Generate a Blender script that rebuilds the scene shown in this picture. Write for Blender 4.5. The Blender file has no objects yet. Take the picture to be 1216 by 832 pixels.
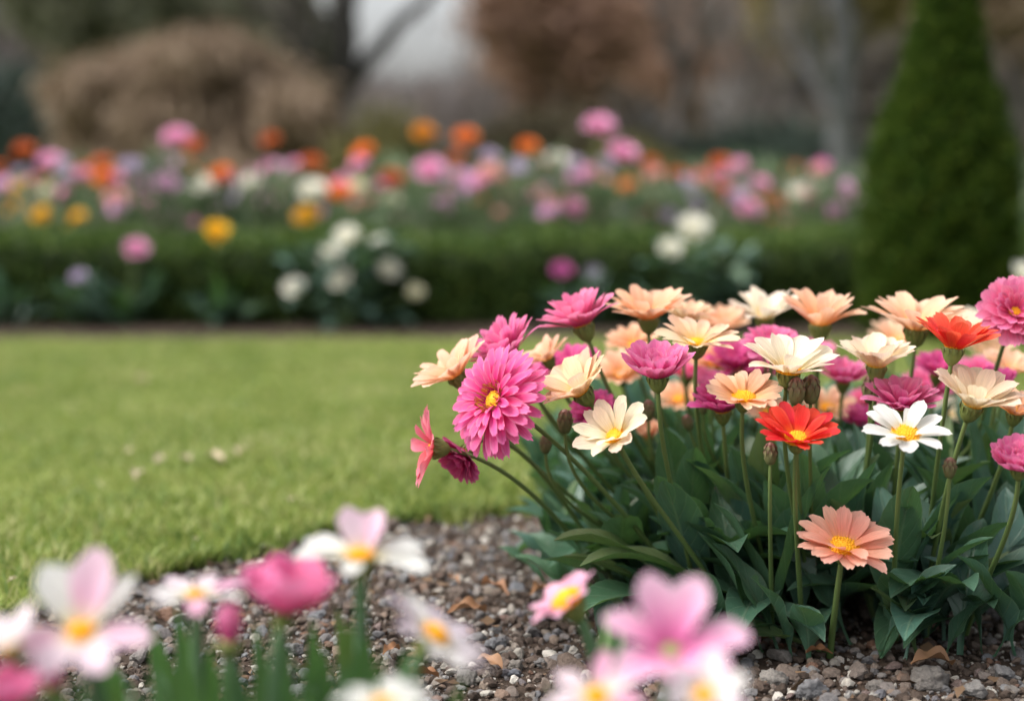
import bpy, math, random
import numpy as np
from mathutils import Vector

# ------------------------------------------------------------------ camera, sky, sun, exposure
SC = bpy.context.scene
COL = SC.collection
FPX = 1689.0                     # focal length in photo pixels (50 mm lens on a 36 mm sensor)
CAM_H = 0.40
PITCH = math.atan(216.0 / FPX)   # horizon lies above the middle of the frame
cam_d = bpy.data.cameras.new('camera'); cam = bpy.data.objects.new('camera', cam_d); COL.objects.link(cam)
cam.location = (0, 0, CAM_H); cam.rotation_euler = (math.radians(90) - PITCH, 0, 0)
cam_d.lens = 50; cam_d.sensor_width = 36; cam_d.clip_start = 0.02; cam_d.clip_end = 1500
cam_d.dof.use_dof = True; cam_d.dof.focus_distance = 1.13; cam_d.dof.aperture_fstop = 2.2; cam_d.dof.aperture_blades = 0
SC.camera = cam

SUN_EL, SUN_AZ = 56.0, 262.0     # degrees; azimuth clockwise from +Y: high, from the left
world = bpy.data.worlds.new('World'); SC.world = world; world.use_nodes = True
wn = world.node_tree.nodes; wl = world.node_tree.links
bg = wn['Background']; bg.inputs['Strength'].default_value = 0.15
sky = wn.new('ShaderNodeTexSky'); sky.sky_type = 'NISHITA'; sky.sun_disc = False
sky.sun_elevation = math.radians(SUN_EL); sky.sun_rotation = math.radians(SUN_AZ)
sky.air_density = 1.0; sky.dust_density = 6.0; sky.ozone_density = 1.0
hs = wn.new('ShaderNodeHueSaturation'); hs.inputs['Saturation'].default_value = 0.25
wl.new(sky.outputs['Color'], hs.inputs['Color']); wl.new(hs.outputs['Color'], bg.inputs['Color'])
sun_d = bpy.data.lights.new('sun', 'SUN'); sun = bpy.data.objects.new('sun', sun_d); COL.objects.link(sun)
sun_d.energy = 0.85; sun_d.angle = math.radians(35); sun_d.color = (1.0, 0.96, 0.9)
_a, _e = math.radians(SUN_AZ), math.radians(SUN_EL)
sdir = Vector((math.sin(_a) * math.cos(_e), math.cos(_a) * math.cos(_e), math.sin(_e)))
sun.rotation_euler = sdir.to_track_quat('Z', 'Y').to_euler(); sun.location = (0, 0, 12)
SC.view_settings.view_transform = 'Standard'; SC.view_settings.look = 'None'
SC.view_settings.exposure = 1.08; SC.view_settings.gamma = 1.0; SC.view_settings.use_curve_mapping = False
SC.render.engine = 'CYCLES'
SC.cycles.use_denoising = True
SC.cycles.max_bounces = 7; SC.cycles.diffuse_bounces = 4; SC.cycles.transmission_bounces = 4

rng = np.random.default_rng(7)
def R(a, b): return float(rng.uniform(a, b))

def at(px, py, y):
    """world point seen at photo pixel (px, py) on the vertical plane at distance y"""
    u, v = (px - 608) / FPX, (416 - py) / FPX
    c, s = math.cos(PITCH), math.sin(PITCH)
    d = np.array([u, c + v * s, -s + v * c])
    return np.array([0, 0, CAM_H]) + d * (y / d[1])
def on_ground(px, py, z=0.0):
    u, v = (px - 608) / FPX, (416 - py) / FPX
    c, s = math.cos(PITCH), math.sin(PITCH)
    d = np.array([u, c + v * s, -s + v * c])
    return np.array([0, 0, CAM_H]) + d * ((z - CAM_H) / d[2])

# ------------------------------------------------------------------ mesh helpers
class MB:
    def __init__(s): s.v = []; s.q = []; s.t = []; s.uv = []; s.n = 0
    def add(s, v, q=None, t=None, uv=None):
        v = np.asarray(v, float).reshape(-1, 3)
        s.v.append(v); s.uv.append(np.zeros((len(v), 2)) if uv is None else np.asarray(uv, float).reshape(-1, 2))
        if q is not None and len(q): s.q.append(np.asarray(q, int).reshape(-1, 4) + s.n)
        if t is not None and len(t): s.t.append(np.asarray(t, int).reshape(-1, 3) + s.n)
        s.n += len(v)
    def grid(s, P, UV=None, close=False):
        nv, nu = P.shape[:2]
        i = np.arange(nv * nu).reshape(nv, nu)
        if close: i = np.concatenate([i, i[:, :1]], 1)
        q = np.stack([i[:-1, :-1], i[:-1, 1:], i[1:, 1:], i[1:, :-1]], -1)
        s.add(P, q=q, uv=UV)
    def arrays(s):
        v = np.concatenate(s.v) if s.v else np.zeros((0, 3)); uv = np.concatenate(s.uv) if s.uv else np.zeros((0, 2))
        q = np.concatenate(s.q) if s.q else np.zeros((0, 4), int); t = np.concatenate(s.t) if s.t else np.zeros((0, 3), int)
        return v, q, t, uv
    def build(s, name, mat, parent=None, origin=None, smooth=True):
        v, q, t, uv = s.arrays()
        if origin is None and parent is not None:
            origin = np.array(parent.get('_o', (0, 0, 0)))
        if origin is not None: v = v - np.asarray(origin)
        me = bpy.data.meshes.new(name)
        me.vertices.add(len(v)); me.vertices.foreach_set('co', v.astype(np.float32).ravel())
        li = np.concatenate([q.ravel(), t.ravel()]).astype(np.int32)
        me.loops.add(len(li)); me.loops.foreach_set('vertex_index', li)
        n = len(q) + len(t); me.polygons.add(n)
        st = np.concatenate([np.arange(len(q)) * 4, len(q) * 4 + np.arange(len(t)) * 3]).astype(np.int32)
        me.polygons.foreach_set('loop_start', st)
        me.polygons.foreach_set('use_smooth', np.full(n, smooth, bool))
        ul = me.uv_layers.new(name='UVMap'); ul.data.foreach_set('uv', uv[li].astype(np.float32).ravel())
        me.update(calc_edges=True); me.validate()
        me.materials.append(mat)
        o = bpy.data.objects.new(name, me); COL.objects.link(o)
        if parent is not None: o.parent = parent
        elif origin is not None: o.location = [float(a) for a in origin]
        return o

def tag(o, label=None, cat=None, group=None, kind=None):
    if label: o['label'] = label
    if cat: o['category'] = cat
    if group: o['group'] = group
    if kind: o['kind'] = kind
    return o
ORIG = {}
def thing(name, label, cat, loc, group=None):
    o = bpy.data.objects.new(name, None); COL.objects.link(o)
    o.location = [float(a) for a in loc]; o.empty_display_size = 0.02
    ORIG[o.name] = np.array(loc, float)
    return tag(o, label, cat, group)
def sub(name, parent, top):
    o = bpy.data.objects.new(name, None); COL.objects.link(o); o.parent = parent; o.empty_display_size = 0.01
    ORIG[o.name] = ORIG[top.name]
    return o
def part(mb, name, mat, parent, smooth=True):
    return mb.build(name, mat, parent, origin=ORIG[parent.name], smooth=smooth)

def norm(v): v = np.asarray(v, float); return v / (np.linalg.norm(v) + 1e-12)
def frame(n, spin=0.0):
    n = norm(n); a = np.array([0, 0, 1.0]) if abs(n[2]) < .9 else np.array([1.0, 0, 0])
    x = norm(np.cross(a, n)); y = np.cross(n, x)
    c, s = math.cos(spin), math.sin(spin)
    return np.stack([x * c + y * s, -x * s + y * c, n], 1)     # columns

def frame_right(n):
    n = norm(n); x = norm(np.array([1.0, 0, 0]) - n * n[0]); return np.stack([x, np.cross(n, x), n], 1)
def tube(mb, pts, rad, k=8, cap=True):
    pts = np.asarray(pts, float); n = len(pts)
    rad = np.broadcast_to(rad, (n,))
    T = np.gradient(pts, axis=0); T /= np.linalg.norm(T, axis=1)[:, None] + 1e-12
    ref = np.array([1.0, .2, .1]); ring = []
    a = np.arange(k) * 2 * math.pi / k
    for i in range(n):
        x = norm(ref - T[i] * np.dot(ref, T[i])); y = np.cross(T[i], x); ref = x
        ring.append(pts[i] + rad[i] * (np.cos(a)[:, None] * x + np.sin(a)[:, None] * y))
    P = np.array(ring)
    uv = np.stack(np.meshgrid(np.arange(k) / k, np.linspace(0, 1, n)), -1)
    mb.grid(P, uv, close=True)
    if cap:
        mb.add(np.vstack([P[-1], pts[-1:] + T[-1] * rad[-1] * .4]), t=[[i, (i + 1) % k, k] for i in range(k)])
def tubes(mb, p0, p1, r0, r1, k=5):
    p0, p1 = np.asarray(p0), np.asarray(p1); N = len(p0)
    if N == 0: return
    d = p1 - p0; d = d / (np.linalg.norm(d, axis=1)[:, None] + 1e-12)
    ref = np.where(np.abs(d[:, 2:3]) < .9, np.array([[0, 0, 1.0]]), np.array([[1.0, 0, 0]]))
    x = np.cross(ref, d); x /= np.linalg.norm(x, axis=1)[:, None] + 1e-12; y = np.cross(d, x)
    a = np.arange(k) * 2 * math.pi / k
    ring = np.cos(a)[None, :, None] * x[:, None] + np.sin(a)[None, :, None] * y[:, None]
    A = p0[:, None] + ring * np.asarray(r0)[:, None, None]; B = p1[:, None] + ring * np.asarray(r1)[:, None, None]
    V = np.concatenate([A, B], 1)
    i = np.arange(k); j = (i + 1) % k
    q = np.stack([i, j, j + k, i + k], 1)
    mb.add(V, q=(q[None] + (np.arange(N) * 2 * k)[:, None, None]).reshape(-1, 4))
def bez(p0, p1, p2, p3, n):
    t = np.linspace(0, 1, n)[:, None]
    return (1 - t) ** 3 * p0 + 3 * (1 - t) ** 2 * t * p1 + 3 * (1 - t) * t ** 2 * p2 + t ** 3 * p3
def cards(mb, pos, d, L, W, rg, fold=0.25):
    """small rhombic leaves: base at pos, pointing along d"""
    N = len(pos); d = d / (np.linalg.norm(d, axis=1)[:, None] + 1e-9)
    r = rg.normal(size=(N, 3)); s = np.cross(d, r); s /= np.linalg.norm(s, axis=1)[:, None] + 1e-9
    u = np.cross(s, d)
    L = np.broadcast_to(L, (N,))[:, None]; W = np.broadcast_to(W, (N,))[:, None]
    m = pos + d * L * .45
    V = np.stack([pos, m + s * W / 2 + u * W * fold, pos + d * L, m - s * W / 2 + u * W * fold], 1)
    q = np.arange(N * 4).reshape(N, 4)
    uv = np.tile(np.array([[.5, 0], [1, .5], [.5, 1], [0, .5]]), (N, 1))
    mb.add(V, q=q, uv=uv)

# ------------------------------------------------------------------ materials
class NT:
    def __init__(s, name):
        s.m = bpy.data.materials.new(name); s.m.use_nodes = True
        s.n = s.m.node_tree.nodes; s.l = s.m.node_tree.links; s.n.clear()
        s.out = s.n.new('ShaderNodeOutputMaterial')
    def node(s, t, **kw):
        nd = s.n.new(t)
        for k, v in kw.items(): setattr(nd, k, v)
        return nd
    def link(s, a, b): s.l.new(a, b)
    def val(s, x, sock):
        if hasattr(x, 'links') or isinstance(x, bpy.types.NodeSocket): s.link(x, sock)
        else: sock.default_value = x
    def math(s, op, a, b=0.0, clamp=False):
        nd = s.node('ShaderNodeMath', operation=op); nd.use_clamp = clamp
        s.val(a, nd.inputs[0]); s.val(b, nd.inputs[1]); return nd.outputs[0]
    def ramp(s, f, stops, interp='LINEAR'):
        nd = s.node('ShaderNodeValToRGB'); cr = nd.color_ramp; cr.interpolation = interp
        while len(cr.elements) < len(stops): cr.elements.new(0.5)
        for e, (p, c) in zip(cr.elements, stops):
            e.position = p; e.color = (*c[:3], 1)
        s.val(f, nd.inputs[0]); return nd.outputs[0]
    def mix(s, f, a, b, mode='MIX'):
        nd = s.node('ShaderNodeMix', data_type='RGBA', blend_type=mode)
        s.val(f, nd.inputs[0])
        for x, k in ((a, 6), (b, 7)):
            if isinstance(x, tuple): nd.inputs[k].default_value = (*x[:3], 1)
            else: s.link(x, nd.inputs[k])
        return nd.outputs[2]
    def noise(s, vec, scale, detail=3, rough=.55):
        nd = s.node('ShaderNodeTexNoise'); nd.inputs['Scale'].default_value = scale
        nd.inputs['Detail'].default_value = detail; nd.inputs['Roughness'].default_value = rough
        if vec is not None: s.link(vec, nd.inputs['Vector'])
        return nd.outputs['Fac']
    def hsv(s, col, h=.5, sa=1.0, v=1.0):
        nd = s.node('ShaderNodeHueSaturation')
        s.val(h, nd.inputs['Hue']); s.val(sa, nd.inputs['Saturation']); s.val(v, nd.inputs['Value'])
        s.link(col, nd.inputs['Color']); return nd.outputs[0]
    def rnd(s, kind='island'):
        if kind == 'island': return s.node('ShaderNodeNewGeometry').outputs['Random Per Island']
        return s.node('ShaderNodeObjectInfo').outputs['Random']
    def span(s, x, a, b): return s.math('ADD', s.math('MULTIPLY', x, b - a), a)
    def surf(s, col, rough=.6, trans=0.0, tcol=None, bump=None, bstr=.3, bdist=.001, spec=.4):
        p = s.node('ShaderNodeBsdfPrincipled')
        s.val(col, p.inputs['Base Color']) if not isinstance(col, tuple) else setattr(p.inputs['Base Color'], 'default_value', (*col, 1))
        s.val(rough, p.inputs['Roughness']); p.inputs['Specular IOR Level'].default_value = spec
        if bump is not None:
            b = s.node('ShaderNodeBump'); b.inputs['Strength'].default_value = bstr; b.inputs['Distance'].default_value = bdist
            s.link(bump, b.inputs['Height']); s.link(b.outputs[0], p.inputs['Normal'])
        if trans > 0:
            t = s.node('ShaderNodeBsdfTranslucent')
            tc = tcol if tcol is not None else col
            s.val(tc, t.inputs['Color']) if not isinstance(tc, tuple) else setattr(t.inputs['Color'], 'default_value', (*tc, 1))
            mx = s.node('ShaderNodeMixShader'); mx.inputs[0].default_value = trans
            s.link(p.outputs[0], mx.inputs[1]); s.link(t.outputs[0], mx.inputs[2]); s.link(mx.outputs[0], s.out.inputs[0])
        else: s.link(p.outputs[0], s.out.inputs[0])
        return s.m
    def uv(s):
        u = s.node('ShaderNodeUVMap'); sp = s.node('ShaderNodeSeparateXYZ'); s.link(u.outputs[0], sp.inputs[0])
        return u.outputs[0], sp.outputs[0], sp.outputs[1]
    def comb(s, x, y, z=0.0):
        c = s.node('ShaderNodeCombineXYZ')
        for a, k in ((x, 0), (y, 1), (z, 2)): s.val(a, c.inputs[k])
        return c.outputs[0]
    def obj(s): return s.node('ShaderNodeTexCoord').outputs['Object']
    def pos(s): return s.node('ShaderNodeNewGeometry').outputs['Position']

def petal_mat(name, base, mid, tip, alt=None, trans=.40, edge=None, vein=.40):
    """colour runs from the petal's base to its tip; fine lengthwise veins; each petal a touch different"""
    t = NT(name); _, u, v = t.uv(); r = t.rnd()
    wob = t.math('ADD', v, t.math('MULTIPLY', t.math('SUBTRACT', t.noise(t.comb(t.math('MULTIPLY', u, 9.0), v, t.math('MULTIPLY', r, 40.0)), 2.0), .5), .3))
    c = t.ramp(wob, [(0.06, base), (0.38, mid), (0.96, tip)])
    if alt is not None:
        c2 = t.ramp(wob, [(0.06, base), (0.40, alt), (0.96, alt)])
        c = t.mix(t.ramp(r, [(.42, (0, 0, 0)), (.58, (1, 1, 1))]), c, c2)
    if edge is not None:
        e = t.math('POWER', t.math('ABSOLUTE', t.math('SUBTRACT', t.math('MULTIPLY', u, 2.0), 1.0)), 3.0)
        c = t.mix(t.math('MULTIPLY', e, t.math('MULTIPLY', v, .75)), c, edge)
    st = t.noise(t.comb(t.math('MULTIPLY', u, 16.0), t.math('MULTIPLY', v, 1.3), t.math('MULTIPLY', r, 30.0)), 1.6, 4, .65)
    blot = t.ramp(t.noise(t.comb(t.math('MULTIPLY', u, 3.0), t.math('MULTIPLY', v, 4.0), t.math('MULTIPLY', r, 90.0)), 3.0, 3), [(.68, (0, 0, 0)), (.80, (1, 1, 1))])
    c = t.hsv(c, t.span(r, .490, .508), t.math('SUBTRACT', 1.0, t.math('MULTIPLY', blot, .18)), t.math('MULTIPLY', t.span(st, 1.0 - vein, 1.0 + vein), t.span(r, .90, 1.06)))
    return t.surf(c, .55, trans, c, bump=st, bstr=.8, bdist=.001, spec=.25)

P = {
 'deep_pink': petal_mat('deep_pink_petal', (.50, .006, .12), (.86, .040, .28), (.90, .20, .45), edge=(.93, .44, .62)),
 'pink':      petal_mat('pink_petal', (.68, .05, .18), (.86, .13, .31), (.90, .29, .47), edge=(.93, .42, .58)),
 'magenta':   petal_mat('magenta_petal', (.38, .008, .12), (.66, .035, .24), (.78, .13, .37), edge=(.87, .36, .55)),
 'rose':      petal_mat('rose_magenta_petal', (.52, .02, .15), (.78, .07, .29), (.86, .25, .46), edge=(.92, .48, .62)),
 'coral':     petal_mat('coral_petal', (.80, .10, .12), (.86, .17, .22), (.90, .30, .36)),
 'salmon':    petal_mat('salmon_petal', (.95, .50, .15), (.96, .42, .28), (.96, .56, .43)),
 'peach':     petal_mat('peach_petal', (.94, .56, .15), (.94, .56, .33), (.95, .66, .48)),
 'orange_peach': petal_mat('orange_peach_petal', (.93, .50, .12), (.94, .51, .27), (.95, .64, .45)),
 'blush':     petal_mat('blush_cream_petal', (.94, .66, .18), (.94, .66, .38), (.94, .63, .46), alt=(.94, .74, .50)),
 'cream':     petal_mat('cream_petal', (.92, .70, .20), (.92, .77, .53), (.93, .73, .57), alt=(.92, .81, .61)),
 'ivory':     petal_mat('ivory_petal', (.90, .76, .32), (.90, .82, .62), (.91, .80, .66)),
 'white':     petal_mat('white_petal', (.88, .78, .42), (.86, .85, .79), (.88, .87, .84)),
 'red':       petal_mat('red_petal', (.86, .22, .02), (.82, .03, .015), (.86, .075, .045), edge=(.88, .16, .10)),
 'red_orange': petal_mat('scarlet_petal', (.80, .12, .02), (.84, .06, .03), (.88, .14, .07)),
 # foreground flowers
 'white_pink': petal_mat('white_and_pink_petal', (.93, .85, .50), (.92, .88, .86), (.92, .86, .88), alt=(.88, .48, .66), vein=.08),
 'pale_pink': petal_mat('pale_pink_petal', (.70, .12, .36), (.84, .30, .54), (.90, .58, .74), vein=.10, edge=(.94, .80, .88)),
 'tulip_pink': petal_mat('hot_pink_petal', (.70, .08, .28), (.84, .16, .40), (.86, .30, .50), vein=.12),
 'soft_pink': petal_mat('soft_pink_petal', (.86, .40, .50), (.90, .42, .58), (.92, .52, .66), vein=.1),
 'lilac_white': petal_mat('lilac_white_petal', (.92, .84, .55), (.90, .80, .86), (.90, .72, .82), alt=(.92, .88, .86), vein=.08),
 'blush_pink': petal_mat('blush_pink_petal', (.92, .80, .62), (.88, .52, .68), (.90, .64, .76), vein=.08, edge=(.93, .82, .88)),
 'pale_blush': petal_mat('pale_blush_petal', (.93, .84, .60), (.91, .74, .82), (.90, .66, .78), vein=.08),
 # far border
 'f_pink':    petal_mat('bright_pink_petal', (.66, .12, .36), (.84, .29, .56), (.88, .52, .70)),
 'f_lilac':   petal_mat('lilac_petal', (.60, .22, .52), (.82, .44, .70), (.88, .64, .82)),
 'f_lavender': petal_mat('lavender_petal', (.36, .24, .46), (.50, .40, .58), (.66, .58, .72)),
 'f_white':   petal_mat('off_white_petal', (.84, .78, .45), (.90, .88, .76), (.92, .90, .84)),
 'f_cream':   petal_mat('pale_cream_petal', (.80, .74, .36), (.88, .84, .62), (.88, .86, .70)),
 'f_orange':  petal_mat('orange_petal', (.60, .10, .01), (.84, .19, .015), (.88, .30, .05)),
 'f_rust':    petal_mat('rust_petal', (.40, .06, .01), (.62, .12, .02), (.66, .18, .05)),
 'f_yellow':  petal_mat('yellow_petal', (.86, .40, .01), (.92, .52, .015), (.94, .62, .04)),
 'f_red':     petal_mat('coral_red_petal', (.66, .06, .08), (.84, .15, .16), (.88, .30, .30)),
 'f_magenta': petal_mat('far_magenta_petal', (.42, .03, .26), (.66, .10, .42), (.74, .22, .52)),
 'f_salmon':  petal_mat('salmon_pink_petal', (.70, .24, .20), (.84, .42, .38), (.88, .55, .50)),
}
def simple_mat(name, c1, c2, rough=.6, trans=0, scale=200, kind='island', bstr=.3, bdist=.0005, tcol=None, spec=.35):
    t = NT(name); r = t.rnd(kind); n = t.noise(t.obj(), scale, 4)
    c = t.mix(t.math('ADD', t.math('MULTIPLY', r, .6), t.math('MULTIPLY', n, .4)), c1, c2)
    return t.surf(c, rough, trans, tcol if tcol else c, bump=n, bstr=bstr, bdist=bdist, spec=spec)
def stem_mat(name, c1, c2, c3):
    t = NT(name); _, u, v = t.uv()
    n = t.noise(t.comb(t.math('MULTIPLY', u, 8.0), t.math('MULTIPLY', v, 3.0), t.math('MULTIPLY', t.rnd('o'), 20.0)), 2.0, 4)
    c = t.mix(n, c1, c2); c = t.mix(t.math('MULTIPLY', t.math('POWER', v, 2.0), .7), c, c3)
    return t.surf(c, .5, .12, c, bump=n, bstr=.4, bdist=.0006)
def leaf_mat(name, c1, c2, vein, tcol, rough=.42, trans=.22, far=False):
    t = NT(name); _, u, v = t.uv(); r = t.rnd('island' if far else 'o')
    s = t.math('ABSOLUTE', t.math('SUBTRACT', t.math('MULTIPLY', u, 2.0), 1.0))
    c = t.mix(r, c1, c2)
    r2 = t.math('FRACT', t.math('MULTIPLY', r, 7.31))
    c = t.mix(t.math('MULTIPLY', t.ramp(r2, [(.84, (0, 0, 0)), (.98, (1, 1, 1))]), .55), c, (.17, .20, .045))
    n = t.noise(t.obj(), 60.0, 5, .65)
    c = t.hsv(c, .5, 1.0, t.math('MULTIPLY', t.span(n, .62, 1.38), t.span(r2, .85, 1.15)))
    spot = t.ramp(t.noise(t.obj(), 130.0, 2), [(.72, (0, 0, 0)), (.76, (1, 1, 1))])
    c = t.mix(t.math('MULTIPLY', spot, .35), c, (.12, .085, .04))
    rib = t.ramp(s, [(.0, (1, 1, 1)), (.09, (0, 0, 0))])
    # side veins run obliquely out of the midrib
    w = t.math('SINE', t.math('MULTIPLY', t.math('SUBTRACT', t.math('MULTIPLY', v, 9.0), t.math('MULTIPLY', s, 1.6)), 6.283))
    vn = t.ramp(w, [(.86, (0, 0, 0)), (1.0, (1, 1, 1))])
    edge = t.ramp(s, [(.93, (0, 0, 0)), (1.0, (1, 1, 1))])
    f = t.math('MAXIMUM', t.math('MULTIPLY', rib, .55), t.math('MAXIMUM', t.math('MULTIPLY', vn, .22), t.math('MULTIPLY', edge, .5)))
    c = t.mix(f, c, vein)
    h = t.math('ADD', n, t.math('SUBTRACT', t.math('MULTIPLY', rib, -.8), t.math('MULTIPLY', vn, .5)))
    return t.surf(c, rough, trans, tcol, bump=h, bstr=.5, bdist=.0012, spec=.45)
M = {
 'leaf': leaf_mat('blue_green_leaf', (.064, .145, .112), (.066, .148, .078), (.19, .28, .18), (.11, .25, .05), rough=.36, trans=.2),
 'fg_leaf': leaf_mat('bright_green_leaf', (.08, .18, .065), (.075, .155, .09), (.14, .22, .10), (.12, .27, .04)),
 'stem': stem_mat('stem_green', (.13, .20, .055), (.085, .15, .05), (.19, .25, .08)),
 'fg_stem': stem_mat('pale_stem_green', (.10, .19, .105), (.08, .15, .09), (.13, .24, .10)),
 'calyx': stem_mat('calyx_green', (.22, .26, .065), (.13, .18, .045), (.26, .28, .10)),
 'bud': stem_mat('bud_brown', (.13, .18, .05), (.14, .13, .06), (.32, .06, .11)),
 'disc': simple_mat('yellow_florets', (.90, .50, .02), (.92, .38, .01), .6, .1, 300),
 'disc_dark': simple_mat('dark_stamens', (.35, .05, .06), (.85, .50, .08), .6, 0, 300),
 'stone': None, 'bark': simple_mat('dark_bark', (.06, .054, .052), (.095, .086, .08), .9, 0, 6, 'o', .8, .02),
 'grey_bark': simple_mat('grey_bark', (.075, .078, .085), (.12, .122, .128), .9, 0, 5, 'o', .8, .02),
 'dry_leaf': simple_mat('dry_leaf_brown', (.22, .10, .045), (.30, .17, .09), .6, .1, 90, 'o'),
}
t = NT('gravel_stone'); r = t.rnd(); n = t.noise(t.pos(), 260.0, 5, .65); n2 = t.noise(t.pos(), 900.0, 3)
c = t.ramp(r, [(0, (.045, .032, .024)), (.26, (.095, .068, .052)), (.43, (.15, .12, .10)), (.56, (.125, .125, .13)), (.68, (.21, .175, .14)), (.77, (.14, .075, .048)), (.83, (.13, .138, .155)), (.93, (.30, .275, .235)), (1, (.48, .45, .40))])
c = t.hsv(c, .5, 1, t.math('MULTIPLY', t.span(n, .45, 1.5), t.span(n2, .7, 1.3)))
M['stone'] = t.surf(c, .85, bump=t.math('ADD', n, t.math('MULTIPLY', n2, .4)), bstr=.9, bdist=.002, spec=.3)
t = NT('rough_stone'); r = t.rnd('o'); n = t.noise(t.obj(), 170.0, 6, .68); n2 = t.noise(t.obj(), 620.0, 3, .7)
c = t.ramp(r, [(0, (.12, .115, .105)), (.4, (.18, .16, .14)), (.7, (.15, .155, .165)), (1, (.24, .22, .195))])
c = t.hsv(c, .5, 1, t.math('MULTIPLY', t.span(n, .35, 1.6), t.span(n2, .6, 1.4)))
M['big_stone'] = t.surf(c, .9, bump=t.math('ADD', n, t.math('MULTIPLY', n2, .5)), bstr=1.0, bdist=.003, spec=.3)
t = NT('bed_soil'); n = t.noise(t.pos(), 90.0, 6, .7); n2 = t.noise(t.pos(), 5.0, 3)
c = t.ramp(t.math('ADD', t.math('MULTIPLY', n, .7), t.math('MULTIPLY', n2, .3)), [(.3, (.028, .02, .015)), (.6, (.075, .055, .042))])
M['soil'] = t.surf(c, .95, bump=n, bstr=1, bdist=.006, spec=.1)
t = NT('lawn_turf'); n = t.noise(t.pos(), 2.2, 4); n2 = t.noise(t.pos(), 60.0, 3)
c = t.ramp(t.math('ADD', t.math('MULTIPLY', n, .65), t.math('MULTIPLY', n2, .35)), [(.3, (.08, .11, .02)), (.55, (.12, .15, .03)), (.75, (.17, .19, .05))])
M['turf'] = t.surf(c, .9, bump=n2, bstr=.5, bdist=.01, spec=.1)
t = NT('grass_blade'); _, u, v = t.uv(); r = t.rnd(); n = t.noise(t.pos(), 5.0, 5, .65)
c = t.ramp(t.math('ADD', t.math('MULTIPLY', r, .42), t.math('MULTIPLY', n, .62)), [(.25, (.045, .105, .020)), (.43, (.15, .235, .042)), (.57, (.275, .335, .075)), (.80, (.50, .46, .24))])
c = t.mix(t.math('MULTIPLY', v, .2), c, (.26, .29, .07))
M['grass'] = t.surf(c, .5, .35, c, spec=.3)
def crown_mat(name, stops, trans=.25, rough=.65):
    t = NT(name); r = t.rnd(); c = t.ramp(r, stops)
    n = t.noise(t.pos(), 1.1, 3); c = t.hsv(c, .5, 1, t.span(n, .7, 1.3))
    return t.surf(c, rough, trans, c, spec=.25)

# ------------------------------------------------------------------ plant building blocks
def petal_grid(L, W, e0, e1, phi, r0, z0, cup=.12, k=.2, notch=.0, base=.35, mx=.62, nv=9, nu=7, twist=0., ridge=.03, wav=0., side=0.):
    v = np.linspace(0, 1, nv)[:, None]; s = np.linspace(-1, 1, nu)[None, :]
    tooth = notch * (.5 - .5 * np.cos(math.pi * 3 * s + side * 3)) if notch else 0
    al = v * (1 - (k * s ** 2 + tooth) * v ** 2)
    al = al * (1 - v ** 2 * rng.uniform(0, .05 if k < .22 else .02, (1, nu)))
    w = W / 2 * np.interp(v, [0, mx * .5, mx, (1 + mx) / 2, 1], [base, (base + 1) * .54, 1, 1.02, .88])
    e = e0 + (e1 - e0) * np.linspace(0, 1, 40); dl = L / 39
    rr = np.concatenate([[0], np.cumsum(np.cos(e[:-1]) * dl)]); zz = np.concatenate([[0], np.cumsum(np.sin(e[:-1]) * dl)])
    tt = np.linspace(0, 1, 40)
    ra = np.interp(al, tt, rr); za = np.interp(al, tt, zz); ea = np.interp(al, tt, e)
    off = cup * W * s ** 2 * np.sin(np.clip(v * 2.2, 0, 1.2)) - ridge * W * np.cos(2.6 * math.pi * s) * v + wav * W * np.sin(5 * v + side * 6 + s * 2) * v + twist * W * s * v
    x = s * w + side * .12 * L * v ** 2
    rad = r0 + ra - np.sin(ea) * off; z = z0 + za + np.cos(ea) * off
    c, sn = math.cos(phi), math.sin(phi)
    P3 = np.stack([rad * c - x * sn, rad * sn + x * c, z + 0 * x], -1)
    UV = np.stack([np.broadcast_to((s + 1) / 2, al.shape), np.broadcast_to(v, al.shape)], -1)
    return P3, UV
D2 = math.radians
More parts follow.
